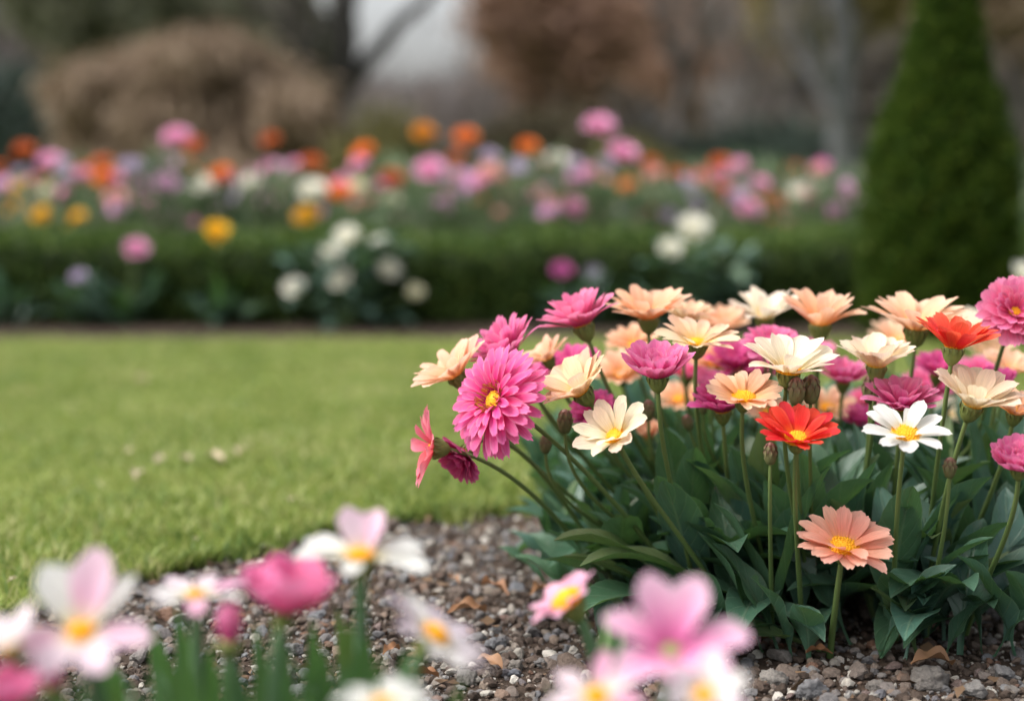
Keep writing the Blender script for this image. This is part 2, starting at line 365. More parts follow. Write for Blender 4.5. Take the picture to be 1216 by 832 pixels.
# kind: list of layers (n, length, width, e0, e1, base radius, z, notch, cup, k, jitter)
KIND = {
 'single':   [(14, 1.18, .34, 36, 22, .12, 0, .05, .13, .15, .10), (7, 1.06, .31, 50, 34, .10, .03, .05, .13, .15, .16)],
 'flat':     [(14, 1.08, .32, 22, 10, .12, 0, .05, .12, .15, .10), (5, .95, .29, 34, 20, .10, .03, .05, .12, .15, .2)],
 'broad':    [(11, 1.18, .46, 36, 22, .10, 0, .03, .15, .17, .08), (5, 1.06, .40, 50, 36, .09, .03, .03, .15, .17, .15)],
 'white':    [(9, 1.10, .42, 32, 16, .10, 0, .03, .14, .17, .06), (4, 1.0, .38, 46, 32, .09, .03, .03, .14, .17, .1)],
 'brush':    [(16, 1.12, .34, 36, 24, .10, 0, .04, .12, .12, .08), (14, 1.04, .32, 52, 42, .08, .03, .04, .12, .12, .1), (10, .90, .28, 66, 60, .06, .05, .04, .12, .12, .12)],
 'cup':      [(13, 1.04, .40, 20, 52, .10, 0, .02, .12, .12, .08), (12, .98, .38, 32, 62, .09, .03, .02, .14, .12, .1), (9, .74, .34, 42, 66, .08, .05, .02, .16, .14, .1), (7, .6, .28, 60, 84, .06, .06, .02, .16, .14, .12), (6, .45, .22, 75, 95, .04, .07, .02, .16, .14, .12)],
 'double':   [(28, .98, .20, 0, -20, .10, 0, .06, .12, .12, .10), (25, .92, .19, 14, -6, .10, .02, .06, .14, .12, .10), (21, .80, .175, 26, 6, .10, .05, .07, .16, .12, .12), (15, .62, .15, 38, 20, .11, .07, .07, .18, .12, .14), (9, .40, .11, 52, 40, .13, .09, .06, .2, .14, .18)],
 'dahlia':   [(17, .95, .30, 4, 12, .08, 0, .04, .12, .12, .1), (15, .86, .29, 20, 30, .08, .03, .04, .12, .12, .1), (13, .72, .26, 36, 46, .08, .06, .04, .14, .12, .12), (11, .52, .17, 50, 62, .07, .08, .05, .2, .2, .14)],
 'cosmos':   [(7, .98, .50, 24, 12, .07, 0, .0, .15, .30, .10)],
 'cosmos_open': [(8, .98, .42, 14, 6, .08, 0, .0, .14, .30, .10)],
 'cosmos_up': [(6, 1.02, .48, 40, 26, .08, 0, .0, .16, .30, .12)],
 'tulip':    [(5, 1.25, 1.05, 22, 92, .16, 0, .0, .24, .30, .08), (4, 1.15, .95, 30, 98, .13, .03, .0, .24, .30, .1)],
 'ball':     [(9, .9, .5, 10, 30, .08, 0, 0, .2, .3, .1), (8, .75, .46, 35, 60, .07, .05, 0, .2, .3, .1), (6, .55, .4, 60, 90, .05, .08, 0, .2, .3, .1)],
 'rose':     [(8, .9, .6, 10, 40, .08, 0, 0, .2, .3, .1), (7, .75, .55, 40, 75, .07, .05, 0, .2, .3, .1), (5, .55, .45, 65, 95, .05, .08, 0, .2, .3, .1)],
}
def head_petals(mb, C, F, Rr, kind, res=(9, 7), open_=0.0):
    wf = R(.88, 1.10); nf = rng.integers(-1, 3); age = R(-6, 8)
    for (n, L, W, e0, e1, r0, z0, nt, cup, k, jit) in KIND[kind]:
        ph0 = R(0, 6.28); n = max(3, n + int(nf)) if n > 7 and kind != 'double' else n
        for i in range(n):
            limp = R(0, 1) < .07
            a = ph0 + (i + R(-.5, .5) * jit * 3) * 2 * math.pi / n
            l = L * R(1 - jit * .8, 1 + jit * .4)
            G, UV = petal_grid(l * (1 - r0), W * wf * R(.86, 1.1), D2(e0 + open_ + age * .5) + R(-jit, jit) * .9, D2(e1 + open_ + age - (30 if limp else 0)) + R(-jit, jit) * 1.5, a, r0, z0,
                               cup * R(.5, 1.4), k, nt, nv=res[0], nu=res[1], twist=R(-.12, .12), ridge=.025, wav=R(-.05, .05), side=R(-.5, .5))
            mb.grid((G * Rr) @ F.T + C, UV)
def ico(level):
    import bmesh
    bm = bmesh.new(); bmesh.ops.create_icosphere(bm, subdivisions=level, radius=1)
    v = np.array([x.co[:] for x in bm.verts]); f = np.array([[y.index for y in x.verts] for x in bm.faces]); bm.free()
    return v, f
ICO = {1: ico(1), 2: ico(2), 3: ico(3), 4: ico(4)}
def head_disc(mb, C, F, rd, h, N=80, up=0.0, lo=.6):
    """domed bed of florets in a spiral"""
    a = np.linspace(0, 2 * math.pi, 15)[:-1]; rings = []
    for q in np.linspace(1, 0.02, 6): rings.append(np.stack([q * rd * np.cos(a), q * rd * np.sin(a), np.full_like(a, h * (1 - q * q) * .8) + up], -1))
    mb.grid(np.array(rings) @ F.T + C, None, close=True)
    for i in range(N):
        q = math.sqrt((i + .5) / N); ang = i * 2.39996
        z = h * (1 - q * q * .9) * R(.85, 1.1)
        fr = rd / math.sqrt(N) * 1.05
        k = 5; b = np.arange(k) * 2 * math.pi / k + ang
        c0 = np.array([q * rd * math.cos(ang), q * rd * math.sin(ang), up + z * lo])
        out = np.array([math.cos(ang), math.sin(ang), 0]) * q * fr * R(.3, 1.0)
        r1 = np.stack([fr * .8 * np.cos(b), fr * .8 * np.sin(b), 0 * b], -1) + c0
        r2 = np.stack([fr * .75 * np.cos(b), fr * .75 * np.sin(b), 0 * b], -1) + c0 + out + [0, 0, fr * 1.3]
        top = c0 + out * 1.1 + [0, 0, fr * (1.9 if i % 2 else 1.1)]
        V = np.vstack([r1, r2, top[None]])
        mb.add(V @ F.T + C, q=[[j, (j + 1) % k, k + (j + 1) % k, k + j] for j in range(k)], t=[[k + j, k + (j + 1) % k, 2 * k] for j in range(k)])
def head_calyx(mb, C, F, rc, h, rs, scales=True):
    prof = [(-h, rs), (-h * .93, rs * 1.5), (-h * .8, rc * .62), (-h * .55, rc * .88), (-h * .28, rc), (-h * .08, rc * .98), (0.0, rc * .90), (.0006, .0)]
    k = 20; a = np.arange(k) * 2 * math.pi / k
    Pt = np.array([[[(r * (1 + .035 * (j % 2))) * math.cos(b), (r * (1 + .035 * (j % 2))) * math.sin(b), z] for j, b in enumerate(a)] for z, r in prof])
    UV = np.stack(np.meshgrid(np.arange(k) / k, np.linspace(0, 1, len(prof))), -1)
    mb.grid(Pt @ F.T + C, UV, close=True)
    if scales:
        for row, (z, r, l, n) in enumerate([(-h * .74, rc * .70, h * .55, 9), (-h * .42, rc * .98, h * .50, 11)]):
            for i in range(n):
                G, UV = petal_grid(l, rc * .5, D2(78), D2(82) if row else D2(70), (i + .5 * row) * 6.283 / n + R(-.1, .1), r, z, cup=-.2, k=.45, nv=5, nu=5, ridge=0)
                mb.grid(G @ F.T + C, UV)
def leaf_points(base, az, L, W, el, droop, twist=0.0, fold=.18, wav=.03, nv=15, nu=7, petiole=.16, bend=0.0):
    """an oblong leaf from base, rising at el radians and curving down by droop along its length"""
    t = np.linspace(0, 1, nv)
    e = el - droop * t ** 1.4; a = az + bend * t
    d = np.stack([np.cos(e) * np.cos(a), np.cos(e) * np.sin(a), np.sin(e)], -1)
    mid = base + np.concatenate([[np.zeros(3)], np.cumsum((d[:-1] + d[1:]) / 2 * L / (nv - 1), 0)])
    sd = np.stack([-np.sin(a), np.cos(a), 0 * a], -1); up = np.cross(d, sd) * 1.0
    tw = twist * t
    s2 = sd * np.cos(tw)[:, None] + up * np.sin(tw)[:, None]; u2 = np.cross(d, s2)
    w = W / 2 * np.interp(t, [0, petiole, petiole + .14, .42, .62, .8, .92, 1], [.14, .16, .46, .93, 1, .80, .42, .03])
    s = np.linspace(-1, 1, nu)
    ph = R(0, 6)
    z = fold * W * np.abs(s)[None, :] ** 1.3 * np.minimum(1, w / (W * .3))[:, None] + wav * W * np.sin(t * 13 + ph)[:, None] * np.sign(s)[None, :] * s[None, :] ** 2 * (w / (W / 2))[:, None] * 2
    Pt = mid[:, None] + s2[:, None] * (w[:, None] * s)[..., None] + u2[:, None] * z[..., None]
    UV = np.stack(np.meshgrid((s + 1) / 2, t), -1)
    return Pt, UV
def keep_up(Pt, z=0.004):
    Pt[..., 2] = np.where(Pt[..., 2] < z, z + (Pt[..., 2] - z) * .06, Pt[..., 2]); return Pt
GUARD = []          # flower heads that no leaf may grow in front of: point, radius
def in_the_way(Pt):
    cam0 = np.array([0, 0, CAM_H])
    for C, r in GUARD:
        d = C - cam0; D = np.linalg.norm(d); d = d / D
        q = Pt.reshape(-1, 3) - cam0; t = q @ d
        dist = np.linalg.norm(q - t[:, None] * d, axis=1)
        if ((t < D + .05) & (dist < r * t / D)).any(): return True
    return False
def add_leaf(parent, base, az, L, W, el, droop, mat=None, **kw):
    mb = MB()
    for k in range(6):
        Pt, UV = leaf_points(np.asarray(base, float), az, L, W, el, droop, **kw)
        if not GUARD or not in_the_way(Pt): break
        el *= .86; L *= .93; az += R(-.4, .4)
    else: return None
    mb.grid(keep_up(Pt), UV)
    return part(mb, 'leaf', mat or M['leaf'], parent)

def flower(name, label, cat, group, C, n, Rr, base, kind, pet, stem_r=.0019, disc='disc', disc_r=.2, disc_h=.10, disc_n=80, calyx_r=.215, calyx_h=.40,
           res=(9, 7), stem_m=None, leaves=(), open_=0.0, calyx_up=.035, scales=True, lean=.35, stem_k=8, stamens=False, spin=None):
    """one flowering stem: stem, flower_head (> petals, flower_centre, calyx) and its leaves"""
    C = np.asarray(C, float); n = norm(n); base = np.asarray(base, float)
    T = thing(name, label, cat, base, group)
    F = frame(n, R(0, 6.28)) if spin is None else frame_right(n)
    H = sub('flower_head', T, T)
    if isinstance(kind, str):
        mb = MB(); head_petals(mb, C, F, Rr, kind, res, open_); part(mb, 'petals', P[pet], H)
    else:                                                     # petals set one by one: azimuth, rise at the base and tip, length, width, colour
        for i, (a, e0, e1, l, w, pc) in enumerate(kind):
            G, UV = petal_grid(l, w, D2(e0), D2(e1), D2(a), .08, .01 * (i % 3), cup=.16, k=.20, nv=14, nu=9, twist=R(-.1, .1), wav=R(-.04, .04), side=R(-.3, .3))
            mb = MB(); mb.grid((G * Rr) @ F.T + C, UV); part(mb, 'petal', P[pc], H)
    if disc:
        mb = MB(); head_disc(mb, C, F, disc_r * Rr, disc_h * Rr, disc_n, up=.05 * Rr); part(mb, 'flower_centre', M[disc], H)
    if stamens:
        mb = MB(); A, B_ = [], []
        for i in range(90):
            q = R(.15, .24); g = R(0, 6.28); u = np.array([math.cos(g), math.sin(g), 0])
            A.append(C + F @ (u * q * Rr + [0, 0, .05 * Rr])); B_.append(C + F @ (u * (q + R(-.02, .05)) * Rr + [0, 0, R(.17, .27) * Rr]))
        tubes(mb, A, B_, [.00035] * 90, [.0005] * 90, 5); part(mb, 'stamens', M['disc_dark'], H)
    rc, hc = calyx_r * Rr, calyx_h * Rr
    mb = MB(); head_calyx(mb, C + n * calyx_up * Rr, F, rc, hc, stem_r, scales); part(mb, 'calyx', M['calyx'], H)
    e = C + n * calyx_up * Rr - n * hc * .97; up = np.array([0, 0, 1.0]); ln = np.linalg.norm(e - base)
    mb = MB(); pts = bez(base, base + (e - base) * lean * .8 + up * ln * .07, e - n * ln * .24 - up * ln * .03, e, 18)
    tube(mb, pts, np.linspace(stem_r * 1.35, stem_r, 18), stem_k, cap=False); part(mb, 'stem', stem_m or M['stem'], T)
    for lf in leaves: add_leaf(T, base + np.array([R(-.004, .004), R(-.004, .004), 0]), *lf)
    return T, pts

# ------------------------------------------------------------------ the ground
def sheet(name, poly, z, mat, thick=0.0):
    """flat polygon (fan) with optional downward edge"""
    mb = MB(); p = np.array([[a, b, z] for a, b in poly]); n = len(p)
    c = p.mean(0); mb.add(np.vstack([p, c]), t=[[i, (i + 1) % n, n] for i in range(n)], uv=None)
    if thick:
        q = p.copy(); q[:, 2] -= thick
        mb.add(np.vstack([p, q]), q=[[(i + 1) % n, i, n + i, n + (i + 1) % n] for i in range(n)])
    return tag(mb.build(name, mat, origin=(0, 0, 0), smooth=False), kind='structure')
sheet('ground', [(-400, -60), (400, -60), (400, 800), (-400, 800)], -.03, M['turf'])
sheet('gravel_bed', [(-3, -.8), (3, -.8), (3, 2.6), (-3, 2.6)], 0.0, M['soil'])
# curved edge of the lawn, from near left to far right
EDGE_PX = [(-560, 930), (-250, 815), (-60, 742), (0, 724), (60, 704), (130, 688), (200, 672), (300, 643), (360, 628), (430, 615), (520, 603), (600, 597), (760, 592), (1000, 590), (1500, 590), (2000, 592)]
EDGE = np.array([on_ground(a, b, .012)[:2] for a, b in EDGE_PX])
ex = np.concatenate([np.linspace(-9, EDGE[0, 0] - .05, 20), np.linspace(EDGE[0, 0], EDGE[-1, 0], 160), np.linspace(EDGE[-1, 0] + .05, 9, 20)])
ey = np.interp(ex, EDGE[:, 0], EDGE[:, 1])
ey = np.convolve(np.pad(ey, 4, 'edge'), np.ones(9) / 9, 'valid') + rng.normal(size=200) * .008 + .010 * np.sin(ex * 21) * np.sin(ex * 8.3 + 1)
def edge_y(x): return np.interp(x, ex, ey)
mb = MB()
rows = []
for s, z in ((0, -.006), (.004, .004), (.02, .007), (.3, .012), (1, .014)):
    rows.append(np.stack([ex, ey + (3.22 - ey) * s, np.full(200, z)], -1))
mb.grid(np.array(rows)); lawn = tag(mb.build('lawn', M['turf'], origin=(0, 0, 0)), kind='structure')
sheet('border_soil', [(-9, 3.20), (9, 3.20), (9, 6.4), (-9, 6.4)], .004, M['soil'])

# gravel: many small broken stones, nobody could count them
def rock(lv, rg, flat=.7):
    v, f = ICO[lv]; r = np.full(len(v), 1.25)
    for _ in range(11):
        nn = rg.normal(size=3); nn /= np.linalg.norm(nn); h = rg.uniform(.62, 1.0)
        d = v @ nn; r = np.where(d > .05, np.minimum(r, h / np.maximum(d, .05)), r)
    r *= 1 + rg.normal(size=len(v)) * .06
    p = v * r[:, None] * np.array([1, rg.uniform(.65, 1), rg.uniform(.5, .85)])
    return p, f
def rotz(a): c, s = np.cos(a), np.sin(a); z = np.zeros_like(a); o = z + 1; return np.stack([np.stack([c, -s, z], -1), np.stack([s, c, z], -1), np.stack([z, z, o], -1)], -2)
def rotx(a): c, s = np.cos(a), np.sin(a); z = np.zeros_like(a); o = z + 1; return np.stack([np.stack([o, z, z], -1), np.stack([z, c, -s], -1), np.stack([z, s, c], -1)], -2)
def scatter(mb, var, pos, size, rg):
    N = len(pos); pick = rg.integers(0, len(var), N)
    Rm = rotz(rg.uniform(0, 6.28, N)) @ rotx(rg.normal(size=N) * .5) @ rotz(rg.uniform(0, 6.28, N))
    for k, (v, f) in enumerate(var):
        m = np.where(pick == k)[0]
        if not len(m): continue
        V = np.einsum('nij,vj->nvi', Rm[m], v) * size[m][:, None, None] + pos[m][:, None]
        F_ = f[None] + (np.arange(len(m)) * len(v))[:, None, None]
        mb.add(V.reshape(-1, 3), t=F_.reshape(-1, 3))
rg = np.random.default_rng(21)
N = 120000
x = rg.uniform(-1.0, 1.15, N); y = .55 + (2.15 - .55) * rg.uniform(0, 1, N) ** 1.25
keep = (np.abs(x) < .40 * y + .30) & (y < edge_y(x) + .01); x, y = x[keep], y[keep]
size = (.0012 + .0056 * rg.uniform(0, 1, len(x)) ** 3.4) * np.clip((edge_y(x) - y) / .05 + .35, .35, 1)
pos = np.stack([x, y, size * .35], -1)
mb = MB()
scatter(mb, [rock(2, rg) for _ in range(10)], pos, size, rg)
N = 800
x = rg.uniform(-.9, 1.0, N); y = rg.uniform(.6, 2.1, N); keep = (np.abs(x) < .40 * y + .25) & (y < edge_y(x) - .005); x, y = x[keep], y[keep]
size = rg.uniform(.0065, .0125, len(x)); scatter(mb, [rock(3, rg) for _ in range(8)], np.stack([x, y, size * .4], -1), size, rg)
tag(mb.build('gravel', M['stone'], origin=(0, 0, 0), smooth=False), 'mixed grey and brown gravel covering the flower bed', kind='stuff')

# single bigger stones
for px, py, rpx, lab in [
        (554, 811, 17, 'blue-grey rounded stone beside the pale pink side-on flower at the bottom'),
        (563, 763, 14, 'grey lump of stone behind the pink side-facing flower, left of its pair'),
        (590, 768, 15, 'grey stone joined against a smaller lump, middle of the open gravel'),
        (473, 779, 11, 'small smooth cream pebble between foreground stems'),
        (338, 812, 19, 'pale rough stone in front of the hot pink tulip-shaped flower'),
        (347, 776, 15, 'long tan stone just right of the hot pink tulip-shaped flower'),
        (603, 778, 10, 'small pale grey pebble in the centre of the open gravel'),
        (612, 795, 12, 'light grey stone just left of the white and pink foreground flower'),
        (644, 791, 10, 'little blue-grey stone close to the stem of the side-on pink flower'),
        (916, 812, 20, 'wide grey stone in front of the dark leaves, right of the large pale pink bloom'),
        (963, 828, 19, 'tan stone at the bottom edge below the peach daisy'),
        (1041, 818, 14, 'knobbly brown-grey stone between the peach daisy and the dry leaf'),
        (1102, 816, 22, 'large dark brown stone below the curled dry leaf by the plants'),
        (1157, 826, 20, 'pale grey stone at the bottom edge near the right corner'),
        (1192, 806, 16, 'flat grey stone near the right edge under the last leaf'),
        (628, 352 + 300, 13, 'dull white stone at the left foot of the leaf clump')]:
    g = on_ground(px, py); r = rpx * .88 / FPX * g[1]
    v, f = rock(4, rg); v2 = v * (1 + .05 * np.sin(v * 9 + rg.uniform(0, 6, 3)).sum(1))[:, None]
    mb = MB(); mb.add(v2 * r + g + [0, 0, r * .42], t=f)
    tag(mb.build('stone', M['big_stone'], origin=g, smooth=True), lab, 'stone', 'bigger stones lying on the gravel')

def flat_leaf(name, px, py, Lpx, label, cat, group, mat, z=.012, curl=1.1, wr=.45, az=None):
    g = on_ground(px, py, z); L = Lpx / FPX * g[1]
    mb = MB(); a = R(0, 6.28) if az is None else az
    Pt, UV = leaf_points(g - np.array([math.cos(a), math.sin(a), 0]) * L * .4, a, L, L * wr, R(.3, .6), curl, fold=.3, wav=.10, petiole=.05, nu=9, twist=R(-.6, .6))
    Pt[..., 2] = np.maximum(Pt[..., 2], .006); mb.grid(Pt, UV)
    o = tag(mb.build(name, mat, origin=g), label, cat, group)
    return o
DL = 'dead leaves on the gravel'
for px, py, L, az, lab in [
        (551, 726, 52, .4, 'russet dead leaf curled on the gravel left of the leaf clump'),
        (590, 703, 46, 2.4, 'dark brown dead leaf just left of the leaf clump'),
        (641, 702, 44, .9, 'tan dead leaf standing up at the left foot of the leaves'),
        (1103, 786, 62, .3, 'brown curled dead leaf under the green leaves, right of the peach daisy'),
        (884, 752, 60, 1.9, 'dark brown dead leaf behind the large pale pink flower'),
        (578, 786, 40, -.5, 'thin orange-brown dead leaf in the middle of the open gravel'),
        (463, 773, 34, 1.0, 'small rusty dead leaf beside the cream pebble'),
        (496, 806, 48, .1, 'pale tan crumpled dead leaf under the leaning pink flower'),
        (540, 690, 24, 2.2, 'small red-brown dead leaf near the lawn side of the gravel'),
        (975, 775, 34, 2.9, 'brown dead leaf tucked under the leaves beside the peach daisy stem')]:
    flat_leaf('dead_leaf', px, py, L, lab, 'dead leaf', DL, M['dry_leaf'], az=az)

rl = np.random.default_rng(404); mb = MB(); n = 1500
x = rl.uniform(-.7, .8, n); y = rl.uniform(.7, 1.9, n); k = y < edge_y(x) - .01; x, y = x[k], y[k]; n = len(x)
d = rl.normal(size=(n, 3)) * [1, 1, .25]; L = rl.uniform(.006, .02, n)
cards(mb, np.stack([x, y, rl.uniform(.003, .009, n)], -1), d, L, L * rl.choice([.08, .12, .45, .6], n), rl)
tag(mb.build('leaf_litter', simple_mat('litter', (.06, .035, .02), (.22, .14, .08), .9, 0, 90), origin=(0, 0, 0)), 'bits of dead leaf and twig strewn over the gravel', kind='stuff')
# grass: blades all over the near lawn
rg = np.random.default_rng(5)
def blades(mb, x, y, h, w, rg, z0=.010):
    N = len(x); a = rg.uniform(0, 6.28, N); ln = rg.uniform(.3, 1.6, N) * h; la = rg.uniform(0, 6.28, N)
    b = np.stack([x, y, np.full(N, z0)], -1); s = np.stack([np.cos(a), np.sin(a), 0 * a], -1) * (w / 2)[:, None]
    l = np.stack([np.cos(la) * ln, np.sin(la) * ln, h], -1)
    m = b + l * np.array([.38, .38, .58]); tp = b + l * np.array([1, 1, .95])
    V = np.stack([b - s, b + s, m + s * .8, m - s * .8, tp], 1)
    i = np.arange(N) * 5
    mb.add(V.reshape(-1, 3), q=np.stack([i, i + 1, i + 2, i + 3], 1), t=np.stack([i + 3, i + 2, i + 4], 1), uv=np.tile([[0, 0], [1, 0], [1, .5], [0, .5], [.5, 1]], (N, 1)))
mb = MB()
N = 210000
x = rg.uniform(-2.6, 2.4, N); y = rg.uniform(.9, 3.22, N)
k = (y > edge_y(x) - .012) & (np.abs(x) < .42 * y + .45); x, y = x[k], y[k]
tuft = .6 + .4 * np.sin(x * 13 + 2 * np.sin(y * 9)) * np.cos(y * 17 + 3 * np.sin(x * 6)) + .25 * np.sin(x * 31) * np.sin(y * 27)
big = np.clip(.5 + .5 * np.sin(x * 5.1 + 2.2 * np.sin(y * 3.3)) * np.sin(y * 6.7 + 1.7 * np.sin(x * 4.1)), 0, 1)
h = (.004 + .007 * big) + .008 * rg.uniform(.3, 1, len(x)) * np.clip(tuft + .5, .5, 1.7) + .004 * np.exp(-np.maximum(y - edge_y(x), 0) / .07) * rg.uniform(0, 1, len(x))
blades(mb, x, y, h, rg.uniform(.0016, .0032, len(x)), rg)
xe = rg.uniform(-.7, .9, 9000); ye = edge_y(xe) - np.abs(rg.normal(size=9000)) * (.012 + .022 * np.clip(np.sin(xe * 19) * np.sin(xe * 47 + 1), 0, 1)) + .014
blades(mb, xe, ye, rg.uniform(.008, .026, 9000) * (.5 + .5 * np.sin(xe * 23) ** 2), rg.uniform(.0016, .003, 9000), rg, .003)
tag(mb.build('grass', M['grass'], origin=(0, 0, 0)), 'short bright green lawn grass', kind='stuff')
pet_m = simple_mat('fallen_petal', (.50, .45, .33), (.55, .42, .28), .6, .2, 80, 'o')
for px, py, L, lab in [(166, 452, 26, 'single white petal fallen on the far lawn'), (188, 549, 28, 'pale fallen petal on the lawn, end one of the scattered line nearest the frame edge'),
        (162, 566, 30, 'whitish fallen petal on the lawn in front of the scattered line'), (222, 546, 26, 'peach tinted fallen petal in the middle of the scattered line on the lawn'),
        (258, 546, 34, 'largest whitish fallen petal on the lawn'), (283, 538, 26, 'cream fallen petal on the lawn, end one of the line towards the flower clump'),
        (345, 595, 22, 'cream fallen petal in the grass right by the gravel edge'), (232, 640, 13, 'tiny bright white petal on the grass edge above the gravel'),
        (14, 690, 16, 'pale petal in the grass above the large white and pink flower'), (150, 538, 22, 'tan fallen petal lying flat on the lawn behind the whitish one')]:
    flat_leaf('fallen_petal', px, py, L * .85, lab, 'petal', 'petals fallen on the lawn', pet_m, z=.019, curl=.7, wr=.5)

# ------------------------------------------------------------------ low hedge, cone, border
rg = np.random.default_rng(11)
box_l = crown_mat('box_leaf', [(0, (.03, .07, .014)), (.45, (.06, .11, .022)), (.8, (.11, .17, .035)), (1, (.17, .22, .05))], .3, .5)
core_m = simple_mat('dark_core', (.014, .024, .010), (.02, .03, .012), .95, 0, 30)  # near-black solid shell inside the leaf cards of hedge and cone
def hedge(x0, x1, y0, y1, h, n, label):
    base = ((x0 + x1) / 2, (y0 + y1) / 2, .004)
    T = thing('box_hedge', label, 'hedge', base)
    xs = np.linspace(x0, x1, 120); mb = MB()
    prof = [(y0 + .03, .0), (y0 + .025, .10), (y0 + .03, h - .05), (y0 + .07, h - .025), (y1 - .07, h - .025), (y1 - .03, h - .05), (y1 - .03, 0)]
    G = np.array([[[xx, a, b * (1 + .05 * math.sin(xx * 9) + .03 * math.sin(xx * 23))] for xx in xs] for a, b in prof]); mb.grid(G)
    part(mb, 'branches', core_m, T)
    m = rg.uniform(0, 1, n); x = rg.uniform(x0, x1, n)
    front = m < .45; top = (m >= .45) & (m < .85)
    yy = np.where(front, y0 + rg.normal(size=n) * .012, np.where(top, rg.uniform(y0, y1, n), y1 + rg.normal(size=n) * .012))
    wob = 1 + .05 * np.sin(x * 9) + .03 * np.sin(x * 23)
    zz = np.where(top, h + rg.normal(size=n) * .012, rg.uniform(.02, 1, n) ** .8 * h) * wob
    nrm = np.where(front[:, None], [0, -1, .3], np.where(top[:, None], [0, 0, 1.], [0, 1, .3]))
    mb = MB(); cards(mb, np.stack([x, yy, zz], -1), nrm + rg.normal(size=(n, 3)) * .65, rg.uniform(.014, .028, n), rg.uniform(.009, .015, n), rg)
    part(mb, 'foliage', box_l, T)
hedge(-2.9, 3.0, 3.62, 4.05, .205, 60000, 'low clipped box hedge with a dark front running along the far side of the lawn')

# tall clipped cone
cy = 3.30
prof_px = [(-130, 5), (-100, 13), (-50, 22), (0, 30), (45, 38), (91, 50), (130, 64), (160, 77), (200, 86), (235, 92), (290, 96), (340, 95), (380, 90), (400, 84)]
ctr = at(1114, 300, cy); base = np.array([ctr[0], cy, .004])
zs = np.array([at(1123, p, cy)[2] for p, _ in prof_px])[::-1]; rs = np.array([w / FPX * cy * .90 for _, w in prof_px])[::-1]
T = thing('topiary_cone', 'tall dark green clipped conifer cone with lime edges at the end of the hedge', 'topiary', base)
mb = MB(); a = np.linspace(0, 2 * math.pi, 40)[:-1]
mb.grid(np.array([[[ctr[0] + r * .86 * math.cos(b), cy + r * .86 * math.sin(b), z] for b in a] for z, r in zip(zs, rs)]), close=True)
part(mb, 'branches', core_m, T)
n = 52000; z = rg.uniform(.02, zs.max(), n); r = np.interp(z, zs, rs) ; kk = rg.uniform(0, rs.max(), n) < r; z, r = z[kk], r[kk]; n = len(z)
b = rg.uniform(0, 6.283, n); lump = .05 * np.sin(b * 5 + z * 21) * np.sin(z * 33 + b * 3) + .04 * np.sin(b * 9 - z * 50)
rr = r * (rg.uniform(.84, 1.0, n) + lump) + rg.normal(size=n) * .007
pos = np.stack([ctr[0] + rr * np.cos(b), cy + rr * np.sin(b), z], -1)
d = np.stack([np.cos(b) * .8, np.sin(b) * .8, np.full(n, .8)], -1) + rg.normal(size=(n, 3)) * .4
mb = MB(); cards(mb, pos, d, rg.uniform(.016, .034, n), rg.uniform(.006, .011, n), rg)
part(mb, 'foliage', crown_mat('conifer_spray', [(0, (.022, .052, .008)), (.45, (.045, .088, .012)), (.8, (.085, .135, .018)), (1, (.14, .18, .03))], .42, .55), T)
mb = MB(); tube(mb, [base, base + [0, 0, .06]], [.02, .018]); part(mb, 'trunk', M['bark'], T)

# ------------------------------------------------------------------ trees and shrubs far behind
rg = np.random.default_rng(33)
def skeleton(rg, base, H, r, levels=5, spread=.55, up=.25, fork=.3, nkids=3, dirn=(0, 0, 1), shrink=.72):
    segs = []; tips = []
    def grow(p, d, L, r, lv):
        n = 4
        for i in range(n):
            d = norm(d + rg.normal(size=3) * .10 + np.array([0, 0, up * .12])); q = p + d * L / n
            r2 = r * (.93 if lv else .90); segs.append((p, q, r, r2, lv)); p, r = q, r2
            if lv < levels and i >= (1 if lv else 2):
                s = rg.normal(size=3); s -= d * np.dot(s, d); s = norm(s)
                grow(p, norm(d * (1 - spread) + s * spread + np.array([0, 0, up])), L * shrink * rg.uniform(.6, 1), r * .55, lv + 1)
        if lv < levels:
            for _ in range(nkids - 1):
                s = rg.normal(size=3); s -= d * np.dot(s, d); s = norm(s)
                grow(p, norm(d * (1 - spread * .7) + s * spread * .7 + np.array([0, 0, up])), L * shrink * rg.uniform(.7, 1), r * .7, lv + 1)
        else: tips.append((p, d))
    grow(np.asarray(base, float), norm(dirn), H, r, 0)
    return segs, tips
def seg_mesh(mb, segs, k=5):
    tubes(mb, [s[0] for s in segs], [s[1] for s in segs], [s[2] for s in segs], [s[3] for s in segs], k)
def gpos(px, y): p = at(px, 200, y); return np.array([p[0], y, -.03])
GT = 'trees beyond the flower border'
def bare_tree(px, y, H, r, label, bark, twig, levels=4, spread=.55, leaf=None, nleaf=0, dirn=(0, 0, 1), leafsize=.09, shrink=.72, name='bare_tree', extra=()):
    base = gpos(px, y); T = thing(name, label, 'tree', base, GT)
    segs, tips = skeleton(rg, base, H, r, levels, spread, dirn=dirn, shrink=shrink)
    for s in extra: segs += s
    mb = MB(); seg_mesh(mb, [s for s in segs if s[4] <= 1], 8); part(mb, 'trunk', bark, T)
    mb = MB(); seg_mesh(mb, [s for s in segs if s[4] > 1], 4)
    part(mb, 'branches', twig, T)
    if nleaf:
        s = [q for q in segs if q[4] >= 2]; i = rg.integers(0, len(s), nleaf)
        pos = np.array([s[j][1] for j in i]) + rg.normal(size=(nleaf, 3)) * .16
        mb = MB(); cards(mb, pos, rg.normal(size=(nleaf, 3)) + [0, 0, -.3], rg.uniform(.6, 1.3, nleaf) * leafsize, rg.uniform(.4, .7, nleaf) * leafsize, rg)
        part(mb, 'crown', leaf, T)
    return T
